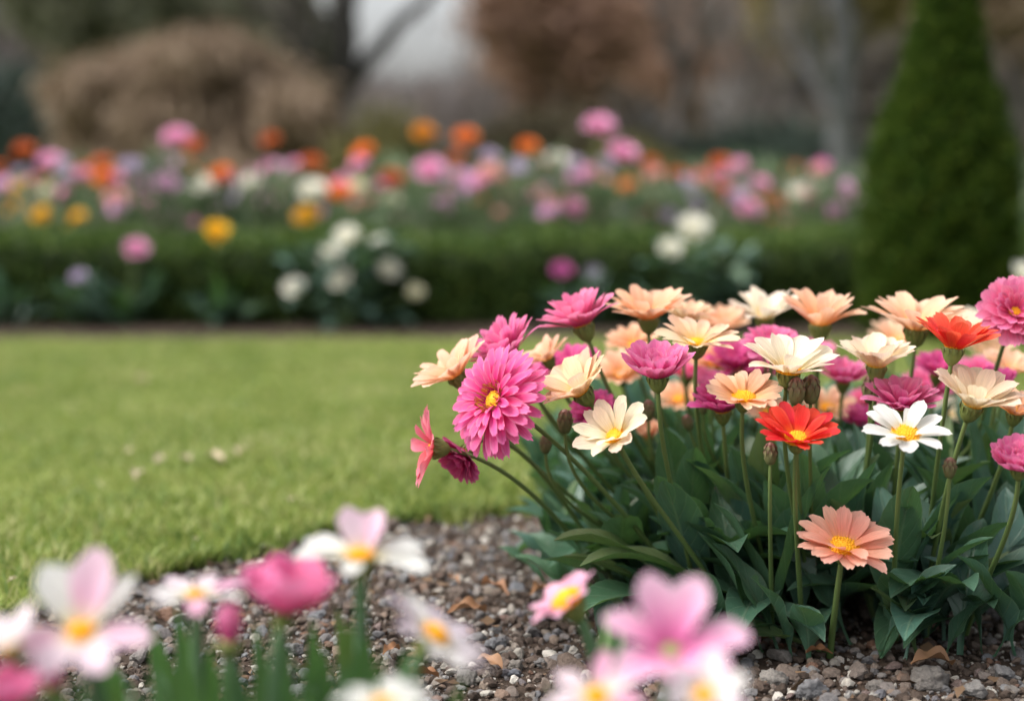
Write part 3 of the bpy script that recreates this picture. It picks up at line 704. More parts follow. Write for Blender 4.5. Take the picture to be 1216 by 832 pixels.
def blob_shrub(px, y, wpx, top_py, label, mat, n, size, name='shrub', cat='shrub', group='shrubs beyond the flower border', droop=False, lumps=9, lump_px=None, bot=0.0):
    """a shrub: stems from the ground and a crown of leaf sprays in uneven clumps"""
    base = gpos(px, y); H = at(px, top_py, y)[2] + .03; Wd = wpx / FPX * y
    T = thing(name, label, cat, base, group)
    cs = []
    for i in range(lumps):
        a = rg.uniform(0, 6.28); q = rg.uniform(.1, .62)
        cs.append((base + [math.cos(a) * Wd / 2 * q, math.sin(a) * Wd / 2 * q * .8, H * (bot + (1 - bot) * rg.uniform(.25, .72) * (1.15 - q * .6))], rg.uniform(.24, .38) * Wd))
    cs.append((base + [0, 0, H - .32 * min(H, Wd)], .32 * min(H, Wd)))
    if lump_px: cs = [(at(a, b, y + rg.uniform(-.5, .5)), c / FPX * y) for a, b, c in lump_px]
    mb = MB(); p0, p1, r0, r1 = [], [], [], []
    for c, rad in cs:
        st = base + rg.normal(size=3) * [.05, .05, 0]; md = (st + c) / 2 + rg.normal(size=3) * .06 * H
        p0 += [st, md]; p1 += [md, c]; r0 += [.012 * H + .012, .009 * H + .006]; r1 += [.009 * H + .006, .004 * H]
    tubes(mb, p0, p1, r0, r1, 6); part(mb, 'stems', M['bark'], T)
    mb = MB(); k = rg.integers(0, len(cs), n); d = rg.normal(size=(n, 3)); d /= np.linalg.norm(d, axis=1)[:, None]
    rad = np.array([c[1] for c in cs])[k] * rg.uniform(.25, 1, n) ** .45
    pos = np.array([c[0] for c in cs])[k] + d * rad[:, None] * np.array([1, 1, min(1, H / Wd * .9)]) + rg.normal(size=(n, 3)) * .045 * H
    ok = (pos[:, 2] > .05) & (pos[:, 2] < H * 1.08); pos, d = pos[ok], d[ok]; n = len(pos)
    dirs = d * .6 + rg.normal(size=(n, 3)) * .6 + ([0, 0, -1.3] if droop else [0, 0, .2])
    L = rg.uniform(.7, 1.4, n) * size
    cards(mb, pos, dirs, L * (2.2 if droop else 1), L * (.3 if droop else .6), rg); part(mb, 'crown', mat, T)
    return T
twig_grey = simple_mat('grey_twigs', (.10, .092, .088), (.15, .135, .125), .9, 0, 4)
twig_brown = simple_mat('brown_twigs', (.12, .08, .06), (.17, .11, .08), .9, 0, 4)
tan_m = crown_mat('tan_dry_leaves', [(0, (.20, .14, .095)), (.5, (.27, .195, .135)), (1, (.34, .26, .18))])
rust_m = crown_mat('rust_leaves', [(0, (.19, .11, .08)), (.5, (.26, .155, .11)), (1, (.32, .20, .135))])  # haze put into the colour: rust, evergreen and dull green crowns lightened
olive_m = crown_mat('olive_leaves', [(0, (.09, .085, .03)), (.5, (.14, .13, .045)), (1, (.20, .18, .07))])
dkgreen_m = crown_mat('dark_evergreen_leaves', [(0, (.035, .055, .045)), (.5, (.05, .075, .06)), (1, (.08, .10, .075))], .2)
dull_m = crown_mat('dull_green_leaves', [(0, (.085, .095, .06)), (.5, (.13, .14, .085)), (1, (.19, .185, .12))])
yel_m = crown_mat('yellowing_leaves', [(0, (.18, .15, .05)), (.5, (.25, .21, .08)), (1, (.33, .28, .12))])
wood_m = crown_mat('bare_wood_twigs', [(0, (.15, .135, .13)), (.5, (.21, .19, .188)), (.8, (.25, .20, .17)), (1, (.29, .26, .25))], .3)

blob_shrub(240, 11.5, 330, 38, 'broad tan weeping shrub with drooping dry foliage behind the flowers', tan_m, 11000, .085, 'weeping_shrub', droop=True, lump_px=[(105, 100, 42), (150, 118, 50), (175, 82, 46), (225, 66, 48), (275, 70, 46), (318, 96, 40), (352, 122, 34), (120, 160, 48), (200, 135, 62), (280, 140, 62), (335, 170, 46), (170, 195, 60), (260, 205, 60)])
blob_shrub(10, 13.0, 190, 75, 'dark blue-green evergreen shrub at the left edge beside the tan weeping shrub', dkgreen_m, 9000, .10, 'evergreen_shrub', lumps=12)
blob_shrub(458, 10.5, 120, 128, 'rounded olive shrub under the forked dark tree', olive_m, 5000, .06)
blob_shrub(755, 10.5, 130, 168, 'low olive-brown shrub behind the two tall pink flowers', olive_m, 4500, .06)
blob_shrub(905, 16.0, 260, 140, 'long low dark evergreen shrub behind the right half of the border', dkgreen_m, 9000, .09, 'evergreen_shrub', lumps=16)
blob_shrub(640, 14.0, 190, 120, 'dark olive-brown shrub at the foot of the rust-coloured tree', crown_mat('brown_olive_leaves', [(0, (.06, .05, .03)), (1, (.12, .10, .06))]), 7000, .08, lumps=10)
def limb(p, q, r0, r1, n=7):
    pts = [p + (q - p) * i / n + rg.normal(size=3) * .02 for i in range(n + 1)]
    return [(pts[i], pts[i + 1], r0 + (r1 - r0) * i / n, r0 + (r1 - r0) * (i + 1) / n, 0) for i in range(n)]
bare_tree(402, 14, 1.25, .15, 'dark bare tree with a forked trunk against the pale sky', simple_mat('black_bark', (.030, .027, .026), (.05, .046, .043), .9, 0, 6, 'o', .8, .02), simple_mat('dark_twigs_bare', (.06, .052, .046), (.085, .075, .066), .9, 0, 4), 3, .5,
          extra=[limb(at(405, 110, 14), at(520, -20, 14.2), .10, .05), limb(at(403, 120, 14), at(424, -60, 14), .12, .08),
                 skeleton(rg, at(520, -20, 14.2), .6, .04, 2, .5, dirn=(.6, 0, .8))[0], skeleton(rg, at(414, 40, 14), .7, .04, 3, .5, dirn=(-.7, 0, .7))[0], skeleton(rg, at(424, -60, 14), .8, .06, 3, .5)[0]])
bare_tree(640, 15.5, 1.15, .12, 'rust-brown leafed tree in the middle of the background', M['bark'], twig_brown, 4, .62, rust_m, 9000, leafsize=.11, name='autumn_tree')
bare_tree(700, 19, 1.4, .12, 'second rust-tinted tree with thinner leaves, beside the grey bare trees', M['bark'], twig_brown, 4, .6, rust_m, 5000, leafsize=.10, name='autumn_tree')
bare_tree(1001, 14, 1.2, .11, 'pale grey straight trunk standing left of the clipped cone', M['grey_bark'], twig_grey, 3, .5, extra=[limb(gpos(1001, 14), at(1000, -120, 14), .125, .11, 9), skeleton(rg, at(1000, -120, 14), .8, .09, 3, .5)[0]])
bare_tree(842, 23, 1.6, .13, 'thin-leaved brown tree behind the grey bare tree', M['bark'], twig_grey, 4, .6, rust_m, 5000, leafsize=.14, name='autumn_tree')
bare_tree(800, 17, 1.5, .12, 'grey bare tree right of the rust-coloured trees', M['bark'], twig_grey, 4, .6)
bare_tree(880, 20, 1.7, .12, 'grey-brown bare tree with a few brown leaves behind the long evergreen shrub', M['bark'], twig_grey, 4, .6, rust_m, 1500)
bare_tree(945, 17, 1.5, .12, 'tree with yellowing leaves high up, left of the pale grey trunk', M['bark'], twig_brown, 4, .6, yel_m, 5000, leafsize=.12, name='autumn_tree')
bare_tree(1215, 15, 1.4, .12, 'tan-leaved tree behind the clipped cone at the right edge', M['bark'], twig_brown, 4, .6, tan_m, 7000, leafsize=.12, name='autumn_tree')
bare_tree(1320, 17, 1.5, .12, 'brown bare tree just past the right edge', M['bark'], twig_brown, 4, .6, rust_m, 2500)
for px, y, lab in [(40, 19, 'tall dull green tree above the dark evergreen at the left edge'), (180, 20, 'dull green tree rising behind the tan weeping shrub'), (310, 21, 'grey-green tree between the tan weeping shrub and the forked dark tree')]:
    bare_tree(px, y, 1.5, .14, lab, M['bark'], twig_grey, 4, .6, dull_m, 8000, leafsize=.14, name='leafy_tree')
# the wood beyond reads as one mass
mb = MB(); wb = MB(); rw = np.random.default_rng(77)
for i in range(60):
    px = rw.uniform(-500, 1750); y = rw.uniform(27, 42)
    gap = (300 < px < 590)
    top = rw.uniform(112, 142) if gap else rw.uniform(-170, -20)
    b0 = gpos(px, y); H = at(px, top, y)[2]; w = rw.uniform(1.6, 2.8)
    tubes(wb, [b0], [b0 + [rw.normal() * .2, 0, H * .8]], [.14], [.05], 6)
    n = 1700 if gap else 2600; u = rw.uniform(0, 1, n) ** .8
    pos = np.stack([b0[0] + rw.normal(size=n) * w * .5 * (1.1 - .6 * u), b0[1] + rw.normal(size=n) * w * .4, u * H], -1)
    cards(wb, pos, rw.normal(size=(n, 3)) * .6 + [0, 0, .7], rw.uniform(.4, 1.1, n), rw.uniform(.03, .09, n), rw)
tag(wb.build('far_wood', wood_m, origin=(0, 0, 0)), 'grey-brown leafless wood far behind the garden', kind='stuff')

# ------------------------------------------------------------------ the flower clump in focus
rng = np.random.default_rng(101)
CX, CYB = .275, 1.36
def clump_leaves(base, n, scale=1.0, low=.5):
    scale *= 1.0 if base[0] > .15 else .9
    out = []; d = np.array([base[0] - CX, base[1] - CYB]); a0 = math.atan2(d[1] - .05, d[0])
    for i in range(n):
        az = a0 + R(-1.7, 1.7); L = R(.105, .185) * scale
        el = R(.95, 1.45) if R(0, 1) > low else R(.55, 1.0)
        out.append((az, L, L * R(.19, .26), el, R(.3, 1.5), None))
    return out
def L_(lst):
    r = []
    for a in lst: r.append(a)
    return r
def base_for(C, dy=.06, k=.42):
    return np.array([CX + (C[0] - CX) * k + R(-.012, .012), min(max(C[1] + dy + R(-.02, .03), 1.17), 1.72), 0.0])
GM = 'daisies of the flower clump'
MAIN = [
 # label, px, py, depth, radius px, kind, petals, normal(right, toward, up), options
 ('large deep pink double daisy with frilled petals leaning out at the left of the clump', 590, 476, 1.13, 79, 'double', 'deep_pink', (-.66, .60, .44), dict(base=(838, 1.25), disc_r=.17, disc='disc', lean=.5, stamens=True)),
 ('coral pink daisy seen edge-on at the far left tip of the clump', 516, 532, 1.16, 54, 'flat', 'coral', (-.97, .10, .10), dict(base=(735, 1.30))),
 ('dark magenta daisy tucked under the large frilled pink double daisy', 554, 536, 1.18, 38, 'brush', 'magenta', (-.55, .45, -.45), dict(base=(745, 1.30))),
 ('peach daisy seen from the side at the upper left, alone against the lawn', 543, 447, 1.20, 52, 'single', 'peach', (-.55, .12, .80), dict(base=(775, 1.36))),
 ('mid pink shaggy daisy just above the large frilled double daisy', 607, 424, 1.22, 54, 'brush', 'rose', (-.50, .15, .80), dict(base=(800, 1.38))),
 ('rose pink daisy tilted up-left with its green cup showing, top left of the clump', 693, 388, 1.24, 55, 'brush', 'pink', (-.36, .05, .92), dict(base=(835, 1.40))),
 ('small peach daisy half hidden below the rose pink tilted daisy', 651, 427, 1.27, 36, 'single', 'peach', (-.40, .12, .85), dict(base=(815, 1.42))),
 ('cream and peach daisy side-on, right next to the large frilled double daisy', 692, 467, 1.14, 54, 'broad', 'blush', (-.58, .22, .78), dict(base=(845, 1.25))),
 ('open cream daisy with a golden centre, lowest of the left pale daisies', 731, 520, 1.10, 49, 'broad', 'cream', (-.42, .55, .78), dict(base=(885, 1.20), disc_r=.29, disc_h=.14, open_=-4)),
 ('magenta cup-shaped double daisy on an upright stem, left of centre', 781, 448, 1.12, 55, 'cup', 'rose', (-.06, .22, .97), dict(base=(838, 1.22))),
 ('large peach daisy at the very top left, above the magenta cup', 770, 379, 1.28, 54, 'single', 'orange_peach', (-.05, .18, .97), dict(base=(845, 1.42))),
 ('pale peach daisy partly behind the large top peach daisy', 815, 382, 1.34, 36, 'single', 'blush', (.12, .1, .97), dict(base=(870, 1.48))),
 ('cream-orange daisy with visible yellow centre above the magenta cup', 828, 409, 1.20, 53, 'flat', 'blush', (.03, .26, .96), dict(base=(868, 1.32), open_=6)),
 ('blurred peach daisy behind the green cup of the large top peach daisy', 752, 412, 1.40, 35, 'single', 'orange_peach', (-.2, .3, .9), dict(base=(850, 1.52))),
 ('blurred peach daisy low behind the magenta cup', 738, 447, 1.42, 38, 'single', 'peach', (-.2, .4, .9), dict(base=(850, 1.56))),
 ('soft orange daisy behind the cream-orange daisy and right of the magenta cup', 847, 434, 1.40, 34, 'single', 'orange_peach', (.0, .4, .9), dict(base=(890, 1.52))),
 ('magenta daisy peeping out behind the cream and peach side-on daisy', 680, 448, 1.32, 45, 'brush', 'magenta', (-.3, .3, .9), dict(base=(830, 1.48))),
 ('dark magenta daisy between the two left cream daisies', 706, 490, 1.24, 36, 'dahlia', 'magenta', (-.2, .5, .7), dict(base=(850, 1.38))),
 ('pale cream daisy with yellow base at the top middle', 908, 379, 1.36, 47, 'single', 'ivory', (-.05, .14, .97), dict(base=(925, 1.50))),
 ('wide orange-peach daisy at the top middle, right of the pale cream one', 974, 387, 1.28, 55, 'single', 'orange_peach', (.0, .12, .98), dict(base=(968, 1.42))),
 ('bright magenta shaggy daisy below the pale cream daisy at the top', 917, 412, 1.28, 45, 'dahlia', 'rose', (.0, .22, .97), dict(base=(930, 1.42))),
 ('large cream white daisy in the upper middle with its green cup showing', 936, 443, 1.12, 58, 'broad', 'ivory', (.06, .22, .96), dict(base=(972, 1.22), disc_r=.27, disc_h=.14, open_=-4)),
 ('cream daisy on a straight stem left of the scarlet side-on daisy', 1041, 437, 1.18, 50, 'broad', 'cream', (.0, .10, .98), dict(base=(1020, 1.30))),
 ('wide peach daisy at the top right in front of the clipped cone', 1088, 392, 1.24, 62, 'single', 'peach', (.02, .15, .98), dict(base=(1050, 1.38))),
 ('scarlet daisy seen side-on at the upper right', 1132, 415, 1.12, 54, 'single', 'red_orange', (.10, .06, .98), dict(base=(1105, 1.24))),
 ('hot pink daisy facing the viewer, cut by the right edge at the top', 1205, 372, 1.20, 52, 'dahlia', 'pink', (-.10, .80, .55), dict(base=(1130, 1.36), disc_r=.24)),
 ('cream daisy with broad petals at the right, below the scarlet side-on daisy', 1154, 483, 1.10, 58, 'broad', 'cream', (.20, .28, .92), dict(base=(1105, 1.20))),
 ('pure white daisy with a yellow centre at the right', 1075, 518, 1.07, 54, 'white', 'white', (-.02, .40, .90), dict(base=(1070, 1.16), disc_r=.32, disc_h=.14, open_=-6)),
 ('magenta daisy directly behind the pure white daisy', 1070, 487, 1.17, 50, 'brush', 'rose', (-.02, .2, .9), dict(base=(1060, 1.30))),
 ('bright red open daisy with a yellow centre in the middle', 946, 523, 1.08, 51, 'single', 'red', (-.04, .38, .92), dict(base=(962, 1.17), disc_r=.32, disc_h=.14, open_=-6)),
 ('peach-pink daisy with a yellow centre left of the bright red one', 883, 474, 1.12, 50, 'flat', 'orange_peach', (.0, .36, .93), dict(base=(925, 1.24), disc_r=.28, disc_h=.13)),
 ('deep magenta daisy behind the peach-pink daisy, left of the bright red one', 858, 490, 1.20, 44, 'brush', 'magenta', (-.1, .16, .97), dict(base=(885, 1.34))),
 ('lone salmon daisy low down on a straight stem in front of the leaves', 1001, 652, 1.09, 58, 'single', 'salmon', (.0, .38, .92), dict(base=(996, 1.132), disc_r=.33, disc_h=.19, stem_r=.0022, lean=.3, open_=-9)),
 ('magenta double daisy cut off by the right edge, below the cream ones', 1210, 556, 1.06, 46, 'cup', 'rose', (-.12, .35, .92), dict(base=(1160, 1.18))),
 ('peach daisy at the right edge just below the hot pink one', 1198, 443, 1.34, 38, 'single', 'peach', (.1, .2, .95), dict(base=(1130, 1.46))),
 ('golden peach daisy at the right edge beside the broad cream daisy', 1205, 492, 1.16, 42, 'single', 'orange_peach', (.1, .2, .95), dict(base=(1140, 1.28))),
 ('blurred magenta daisy left of the cream straight-stemmed daisy', 1001, 455, 1.34, 36, 'brush', 'rose', (.0, .2, .97), dict(base=(990, 1.46))),
 ('blurred lilac-pink daisy behind the cream daisy below the scarlet one', 1165, 448, 1.44, 44, 'dahlia', 'rose', (.0, .3, .95), dict(base=(1120, 1.56))),
 ('blurred soft peach daisy low behind the large cream white daisy', 982, 486, 1.38, 38, 'flat', 'peach', (.0, .4, .9), dict(base=(980, 1.50))),
 ('blurred magenta daisy behind the orange and peach-pink daisies left of centre', 872, 440, 1.38, 40, 'brush', 'magenta', (.0, .3, .95), dict(base=(900, 1.50))),
 ('blurred peach daisy low between the peach-pink and the bright red daisies', 912, 492, 1.36, 34, 'flat', 'peach', (.0, .4, .9), dict(base=(930, 1.48))),
 ('blurred pink daisy right behind the pure white one, higher than the magenta', 1100, 462, 1.42, 40, 'dahlia', 'rose', (.0, .3, .95), dict(base=(1080, 1.54))),
 ('blurred pink daisy between the magenta cup and the peach-pink daisy', 815, 448, 1.46, 34, 'brush', 'pink', (.0, .3, .95), dict(base=(870, 1.58))),
 ('blurred yellow-peach daisy far back, right of the scarlet side-on daisy', 1172, 422, 1.55, 34, 'single', 'blush', (.0, .3, .95), dict(base=(1120, 1.66))),
 ('blurred cream daisy low at the back, right of the pure white one', 1128, 498, 1.50, 30, 'single', 'ivory', (.0, .4, .95), dict(base=(1100, 1.60))),
 ('small blurred pink daisy in the gap left of the cream straight-stemmed daisy', 1025, 478, 1.5, 26, 'dahlia', 'pink', (.0, .3, .95), dict(base=(1010, 1.60))),
 ('blurred magenta daisy behind the small peach one at the upper left', 634, 456, 1.36, 38, 'brush', 'magenta', (-.3, .3, .9), dict(base=(810, 1.50))),
 ('blurred magenta daisy between the large cream white and the peach-pink daisies', 897, 448, 1.42, 36, 'brush', 'rose', (.0, .3, .95), dict(base=(925, 1.54))),
 ('blurred peach daisy peeping between the cream straight-stemmed and wide top right daisies', 1062, 408, 1.52, 34, 'single', 'peach', (.0, .3, .95), dict(base=(1040, 1.64))),
 ('blurred magenta daisy low between the cream straight-stemmed and the scarlet daisies', 1112, 446, 1.36, 34, 'brush', 'magenta', (.0, .3, .95), dict(base=(1090, 1.50))),
 ('blurred peach daisy low behind the stem of the magenta cup', 806, 476, 1.50, 34, 'flat', 'orange_peach', (.0, .4, .9), dict(base=(870, 1.62))),
 ('blurred rose daisy behind the large cream white daisy, at its upper right', 968, 424, 1.46, 34, 'dahlia', 'pink', (.0, .3, .95), dict(base=(975, 1.58))),
 ('blurred cream daisy far back between the wide peach and the scarlet daisies', 1150, 392, 1.56, 32, 'single', 'ivory', (.0, .25, .95), dict(base=(1110, 1.68))),
 ('half-open magenta daisy at the right, tucked between the broad cream and the golden peach', 1184, 462, 1.26, 32, 'cup', 'magenta', (.0, .2, .97), dict(base=(1135, 1.38), open_=14)),
 ('half-open rose daisy just above the deep magenta one left of the red daisy', 842, 464, 1.34, 30, 'cup', 'rose', (-.1, .2, .97), dict(base=(885, 1.48), open_=16)),
 ('blurred magenta daisy low between the red and the pure white daisies', 1022, 506, 1.36, 30, 'brush', 'magenta', (.0, .3, .95), dict(base=(1015, 1.48))),
 ('half-open peach daisy low behind the open cream one at the left', 770, 520, 1.32, 26, 'cup', 'orange_peach', (-.1, .2, .97), dict(base=(850, 1.46), open_=18)),
 ('blurred orange-peach daisy at the top between the two left peach heads and the cream-orange one', 858, 392, 1.52, 36, 'single', 'orange_peach', (.0, .25, .95), dict(base=(890, 1.64))),
]
GUARD = [(at(a[1], a[2], a[3]), a[4] / FPX * a[3] * .9) for a in MAIN if a[3] < 1.28]
_s0, _s1 = at(1001, 655, 1.095), on_ground(996, 792)
GUARD += [(_s0 + (_s1 - _s0) * q, .007) for q in (.15, .25, .35, .45, .55, .65, .75, .85)]
for lab, px, py, y, rp, kind, pet, n, o in MAIN:
    o = dict(o); C = at(px, py, y); Rr = rp / FPX * y; nn = (n[0], -n[1], n[2])
    bx, by = o.pop('base'); g = on_ground(bx, 200 + CAM_H * FPX / by); b = np.array([g[0], by, 0])
    soft = y > 1.3
    flower('daisy', lab, 'flower', GM, C, nn, Rr, b, kind, pet, leaves=clump_leaves(b, 7), res=(7, 5) if soft else (10, 7),
           stem_r=o.pop('stem_r', .0018), disc_n=40 if soft else 110, **o)

# closed buds on their own stems
def bud(label, px, py, y, hpx, bx, by, group='flower buds in the clump', nl=4, tip=(0, 0, 1)):
    C = at(px, py, y); g = on_ground(bx, 200 + CAM_H * FPX / by); b = np.array([g[0], by, 0.])
    T = thing('flower_bud', label, 'bud', b, group)
    h = hpx / FPX * y; F = frame((tip[0], -tip[1], tip[2]), R(0, 6))
    mb = MB(); k = 16; a = np.arange(k) * 2 * math.pi / k
    prof = [(-.5, .08), (-.47, .16), (-.3, .25), (-.08, .285), (.15, .26), (.33, .20), (.46, .11), (.5, .03)]
    mb.grid(np.array([[[r * h * (1 + .06 * (j % 2)) * math.cos(q + .5 * z), r * h * (1 + .06 * (j % 2)) * math.sin(q + .5 * z), z * h] for j, q in enumerate(a)] for z, r in prof]) @ F.T + C,
            np.stack(np.meshgrid(np.arange(k) / k, np.linspace(0, 1, 8)), -1), close=True)
    for row, (z, r, l) in enumerate([(-.42, .19, .45), (-.2, .275, .5), (.05, .265, .42)]):
        for i in range(8):
            G, UV = petal_grid(l * h, .22 * h, D2(80 + 8 * row), D2(98 + 8 * row), (i + .5 * row) * .785, r * h, z * h, cup=-.25, k=.5, nv=6, nu=5, ridge=0)
            mb.grid(G @ F.T + C, UV)
    part(mb, 'bud', M['bud'], T)
    e = C - F[:, 2] * h * .5; mb = MB(); ln = np.linalg.norm(e - b)
    tube(mb, bez(b, b + (e - b) * .3 + np.array([0, 0, ln * .08]), e - F[:, 2] * ln * .25, e, 16), np.linspace(.0023, .0014, 16), 8, cap=False); part(mb, 'stem', M['stem'], T)
    for lf in clump_leaves(b, nl): add_leaf(T, b, *lf)
bud('fat green bud beside the cup of the large cream white daisy', 946, 464, 1.11, 34, 968, 1.22)
bud('dark bud just right of the fat green bud in the middle', 963, 462, 1.12, 36, 975, 1.24)
bud('brown bud on a short stem left of the bright red daisy', 915, 538, 1.08, 28, 925, 1.17)
bud('small brown bud low between the white and the magenta edge daisies', 1128, 555, 1.08, 26, 1112, 1.17)
bud('dark bud under the dark magenta daisy between the left cream daisies', 671, 500, 1.17, 30, 815, 1.32)
bud('small reddish bud low behind the open cream daisy at the left', 648, 527, 1.22, 24, 800, 1.34)
bud('slim green bud under the cream straight-stemmed daisy', 1034, 462, 1.2, 34, 1020, 1.32)
bud('pink-tipped bud beside the magenta cup stem', 770, 487, 1.26, 26, 850, 1.38)
for i in range(12):
    bud('small closed bud on a thin stem, half lost in the shade between the daisy stems', R(740, 1190), R(478, 560), R(1.24, 1.5), R(18, 26), R(860, 1120), R(1.36, 1.62), 'small buds lost among the daisy stems', nl=3, tip=(R(-.3, .3), R(-.2, .3), 1))
# flowerless tufts that fill the clump
GL = 'leaf tufts of the flower clump'
def tuft(x, y, lvs, label='flowerless tuft of long blue-green leaves under the daisies', group=GL):
    T = thing('leaf_tuft', label, 'plant', (x, y, 0), group)
    for lf in lvs: add_leaf(T, np.array([x + R(-.01, .01), y + R(-.01, .01), 0]), *lf)
    return T
for i in range(96):
    y = R(1.18, 1.72); x = R(.12, .56) if i % 4 else R(.04, .2)
    f = 1.0 if x > .14 else .68
    lv = [(R(0, 6.28), R(.115, .19) * f, R(.024, .036) * (f + .1), R(1.12, 1.52), R(.1, 1.0), None) for _ in range(7)]
    tuft(x, y, lv)
# broad leaves along the front of the clump, arching out over the gravel
FRONT = [ # base px, base py(ground), tip azimuth deg (0 = right, -90 = toward the viewer), length px, width px, elevation, droop
 (700, 735, 168, 125, 40, .75, 1.2), (735, 735, 175, 150, 42, .9, .9), (690, 712, 150, 110, 34, .9, 1.3), (715, 720, 160, 140, 40, 1.05, 1.0), (760, 750, 195, 120, 42, .65, 1.3), (790, 752, 205, 130, 38, 1.0, 1.9),
 (830, 760, 200, 130, 40, .95, 1.6), (860, 770, 225, 150, 46, 1.1, 1.6), (905, 780, 165, 175, 54, 1.0, .8), (925, 782, 150, 165, 58, .95, .7), (940, 785, 210, 140, 52, 1.1, 1.3), (960, 788, 255, 110, 48, .9, 1.5),
 (990, 790, -60, 110, 44, 1.0, 1.9), (1020, 785, 80, 170, 56, 1.25, .9), (1045, 785, -30, 160, 44, 1.0, 1.5), (1075, 788, 20, 170, 46, 1.1, 1.7), (1090, 782, 200, 150, 44, 1.15, 1.2), (1120, 788, 10, 120, 42, .95, .9),
 (1140, 782, 60, 190, 62, 1.25, 1.3), (1165, 780, 170, 150, 54, 1.2, 1.4), (1180, 785, -10, 160, 56, .9, 1.3), (1205, 785, 200, 170, 58, 1.15, 1.4), (1230, 780, 230, 150, 52, 1.0, 1.4),
 (870, 755, 100, 190, 56, 1.3, .7), (950, 760, 110, 200, 56, 1.3, .6), (1060, 765, 95, 200, 60, 1.35, .7), (1120, 765, 120, 190, 56, 1.3, .8), (810, 740, 130, 170, 46, 1.2, .7), (770, 730, 140, 150, 42, 1.1, .7), (1010, 770, 150, 190, 52, 1.25, .9), (1195, 765, 80, 200, 62, 1.3, .9),
 (655, 705, 178, 90, 30, .45, .9), (668, 690, 165, 95, 30, .7, 1.0)]
for j in range(0, len(FRONT), 4):
    grp = FRONT[j:j + 4]; g0 = on_ground(grp[0][0], grp[0][1])
    T = thing('leaf_tuft', 'flowerless tuft of long blue-green leaves under the daisies', 'plant', g0, GL)
    for bx, by, az, Lp, Wp, el, dr in grp:
        g = on_ground(bx, by); s = g[1] / FPX
        add_leaf(T, g, D2(az), Lp * s, Wp * s * .86, min(1.5, max(el + .3, 1.0)) if math.sin(D2(az)) > -.3 else 1.3, dr * (.8 if math.sin(D2(az)) > -.3 else .5), None, nv=20, nu=9, wav=.05, fold=.14, twist=R(-.5, .5), bend=R(-.4, .4))

GUARD = []
# ------------------------------------------------------------------ blurred flowers close to the camera
rng = np.random.default_rng(202)
GF = 'pink and white flowers nearest the camera'
def fg_leaves(n, a0=None):
    return [((R(0, 6.28) if a0 is None else a0 + R(-.8, .8)), R(.09, .14), R(.010, .018), R(1.15, 1.5), R(.1, .7), M['fg_leaf']) for _ in range(n)]
NEAR = [
 ('large white and pink flower with an orange-yellow centre at the lower left', 97, 752, .66, 88, [(128, 42, 30, 1.08, .58, 'white'), (78, 46, 34, 1.15, .62, 'blush_pink'), (40, 34, 26, 1.0, .40, 'white'), (-12, 14, -6, 1.0, .46, 'blush_pink'), (205, 16, -4, 1.0, .50, 'blush_pink'), (248, 16, 0, .9, .50, 'pale_blush'), (300, 16, 0, .9, .50, 'pale_blush')], None, (-.02, .52, .85), (150, .70), dict(disc_r=.18, disc_h=.12, spin=0)),
 ('pale pink flower cut by the left edge beside the large white and pink one', 12, 770, .64, 62, 'cosmos_up', 'lilac_white', (-.3, .1, .9), (60, .68), dict(disc_r=.2)),
 ('hot magenta flower in the bottom left corner', 8, 838, .62, 54, 'tulip', 'tulip_pink', (.1, .0, 1), (40, .64), dict(disc=None)),
 ('white flower with one pink petal seen edge-on, left of the hot pink cup', 232, 708, .74, 66, 'cosmos_open', 'white_pink', (0, .02, 1), (228, .76), dict(disc_r=.16)),
 ('hot pink tulip-shaped flower with overlapping petals', 338, 724, .70, 70, 'tulip', 'tulip_pink', (.22, .05, .98), (312, .72), dict(disc=None, calyx_r=.2)),
 ('white flower with two raised pink petals, right of the hot pink cup', 428, 662, .74, 80, [(186, 12, -8, .98, .46, 'white'), (160, 14, 0, .9, .44, 'white'), (122, 62, 52, .78, .46, 'pale_blush'), (58, 60, 50, .78, .46, 'blush_pink'), (18, 10, -6, .95, .44, 'white'), (-10, 4, -20, 1.02, .46, 'white'), (255, 10, -20, .5, .36, 'white')], None, (.02, .16, 1), (425, .77), dict(disc_r=.2, spin=0)),
 ('pale pink and white flower leaning right, seen side-on over the gravel', 515, 757, .70, 84, 'cosmos_open', 'lilac_white', (.58, .05, .80), (455, .73), dict(disc_r=.2, disc_h=.2)),
 ('pink side-on flower with an orange centre and a round green cup', 676, 716, .84, 54, 'cosmos', 'soft_pink', (-.52, .12, .82), (722, .86), dict(disc_r=.38, disc_h=.34, calyx_r=.34, calyx_h=.5)),
 ('large pale pink flower with six broad petals at the bottom centre', 797, 772, .66, 96, [(114, 52, 36, 1.0, .52, 'pale_pink'), (60, 52, 36, .98, .52, 'pale_pink'), (166, 32, 12, .92, .50, 'pale_pink'), (4, 24, 0, 1.0, .52, 'pale_pink'), (220, 20, -6, .9, .52, 'pale_pink'), (314, 20, -6, .86, .52, 'pale_pink'), (268, 26, 6, .7, .6, 'pale_pink')], None, (.0, .42, .9), (760, .69), dict(disc=None, spin=0)),
 ('white flower with a pink heart cut by the bottom edge', 708, 828, .66, 68, 'cosmos_open', 'white_pink', (-.05, .55, .8), (700, .69), dict(disc_r=.19)),
 ('cream and pink flower with a golden centre below the large pale pink one', 835, 828, .62, 62, 'cosmos_up', 'lilac_white', (.05, .6, .75), (815, .65), dict(disc_r=.22, disc_h=.2)),
 ('white flower only just rising over the bottom edge', 455, 838, .60, 66, 'cosmos_open', 'white', (.0, .1, 1), (460, .62), dict(disc_r=.2)),
]
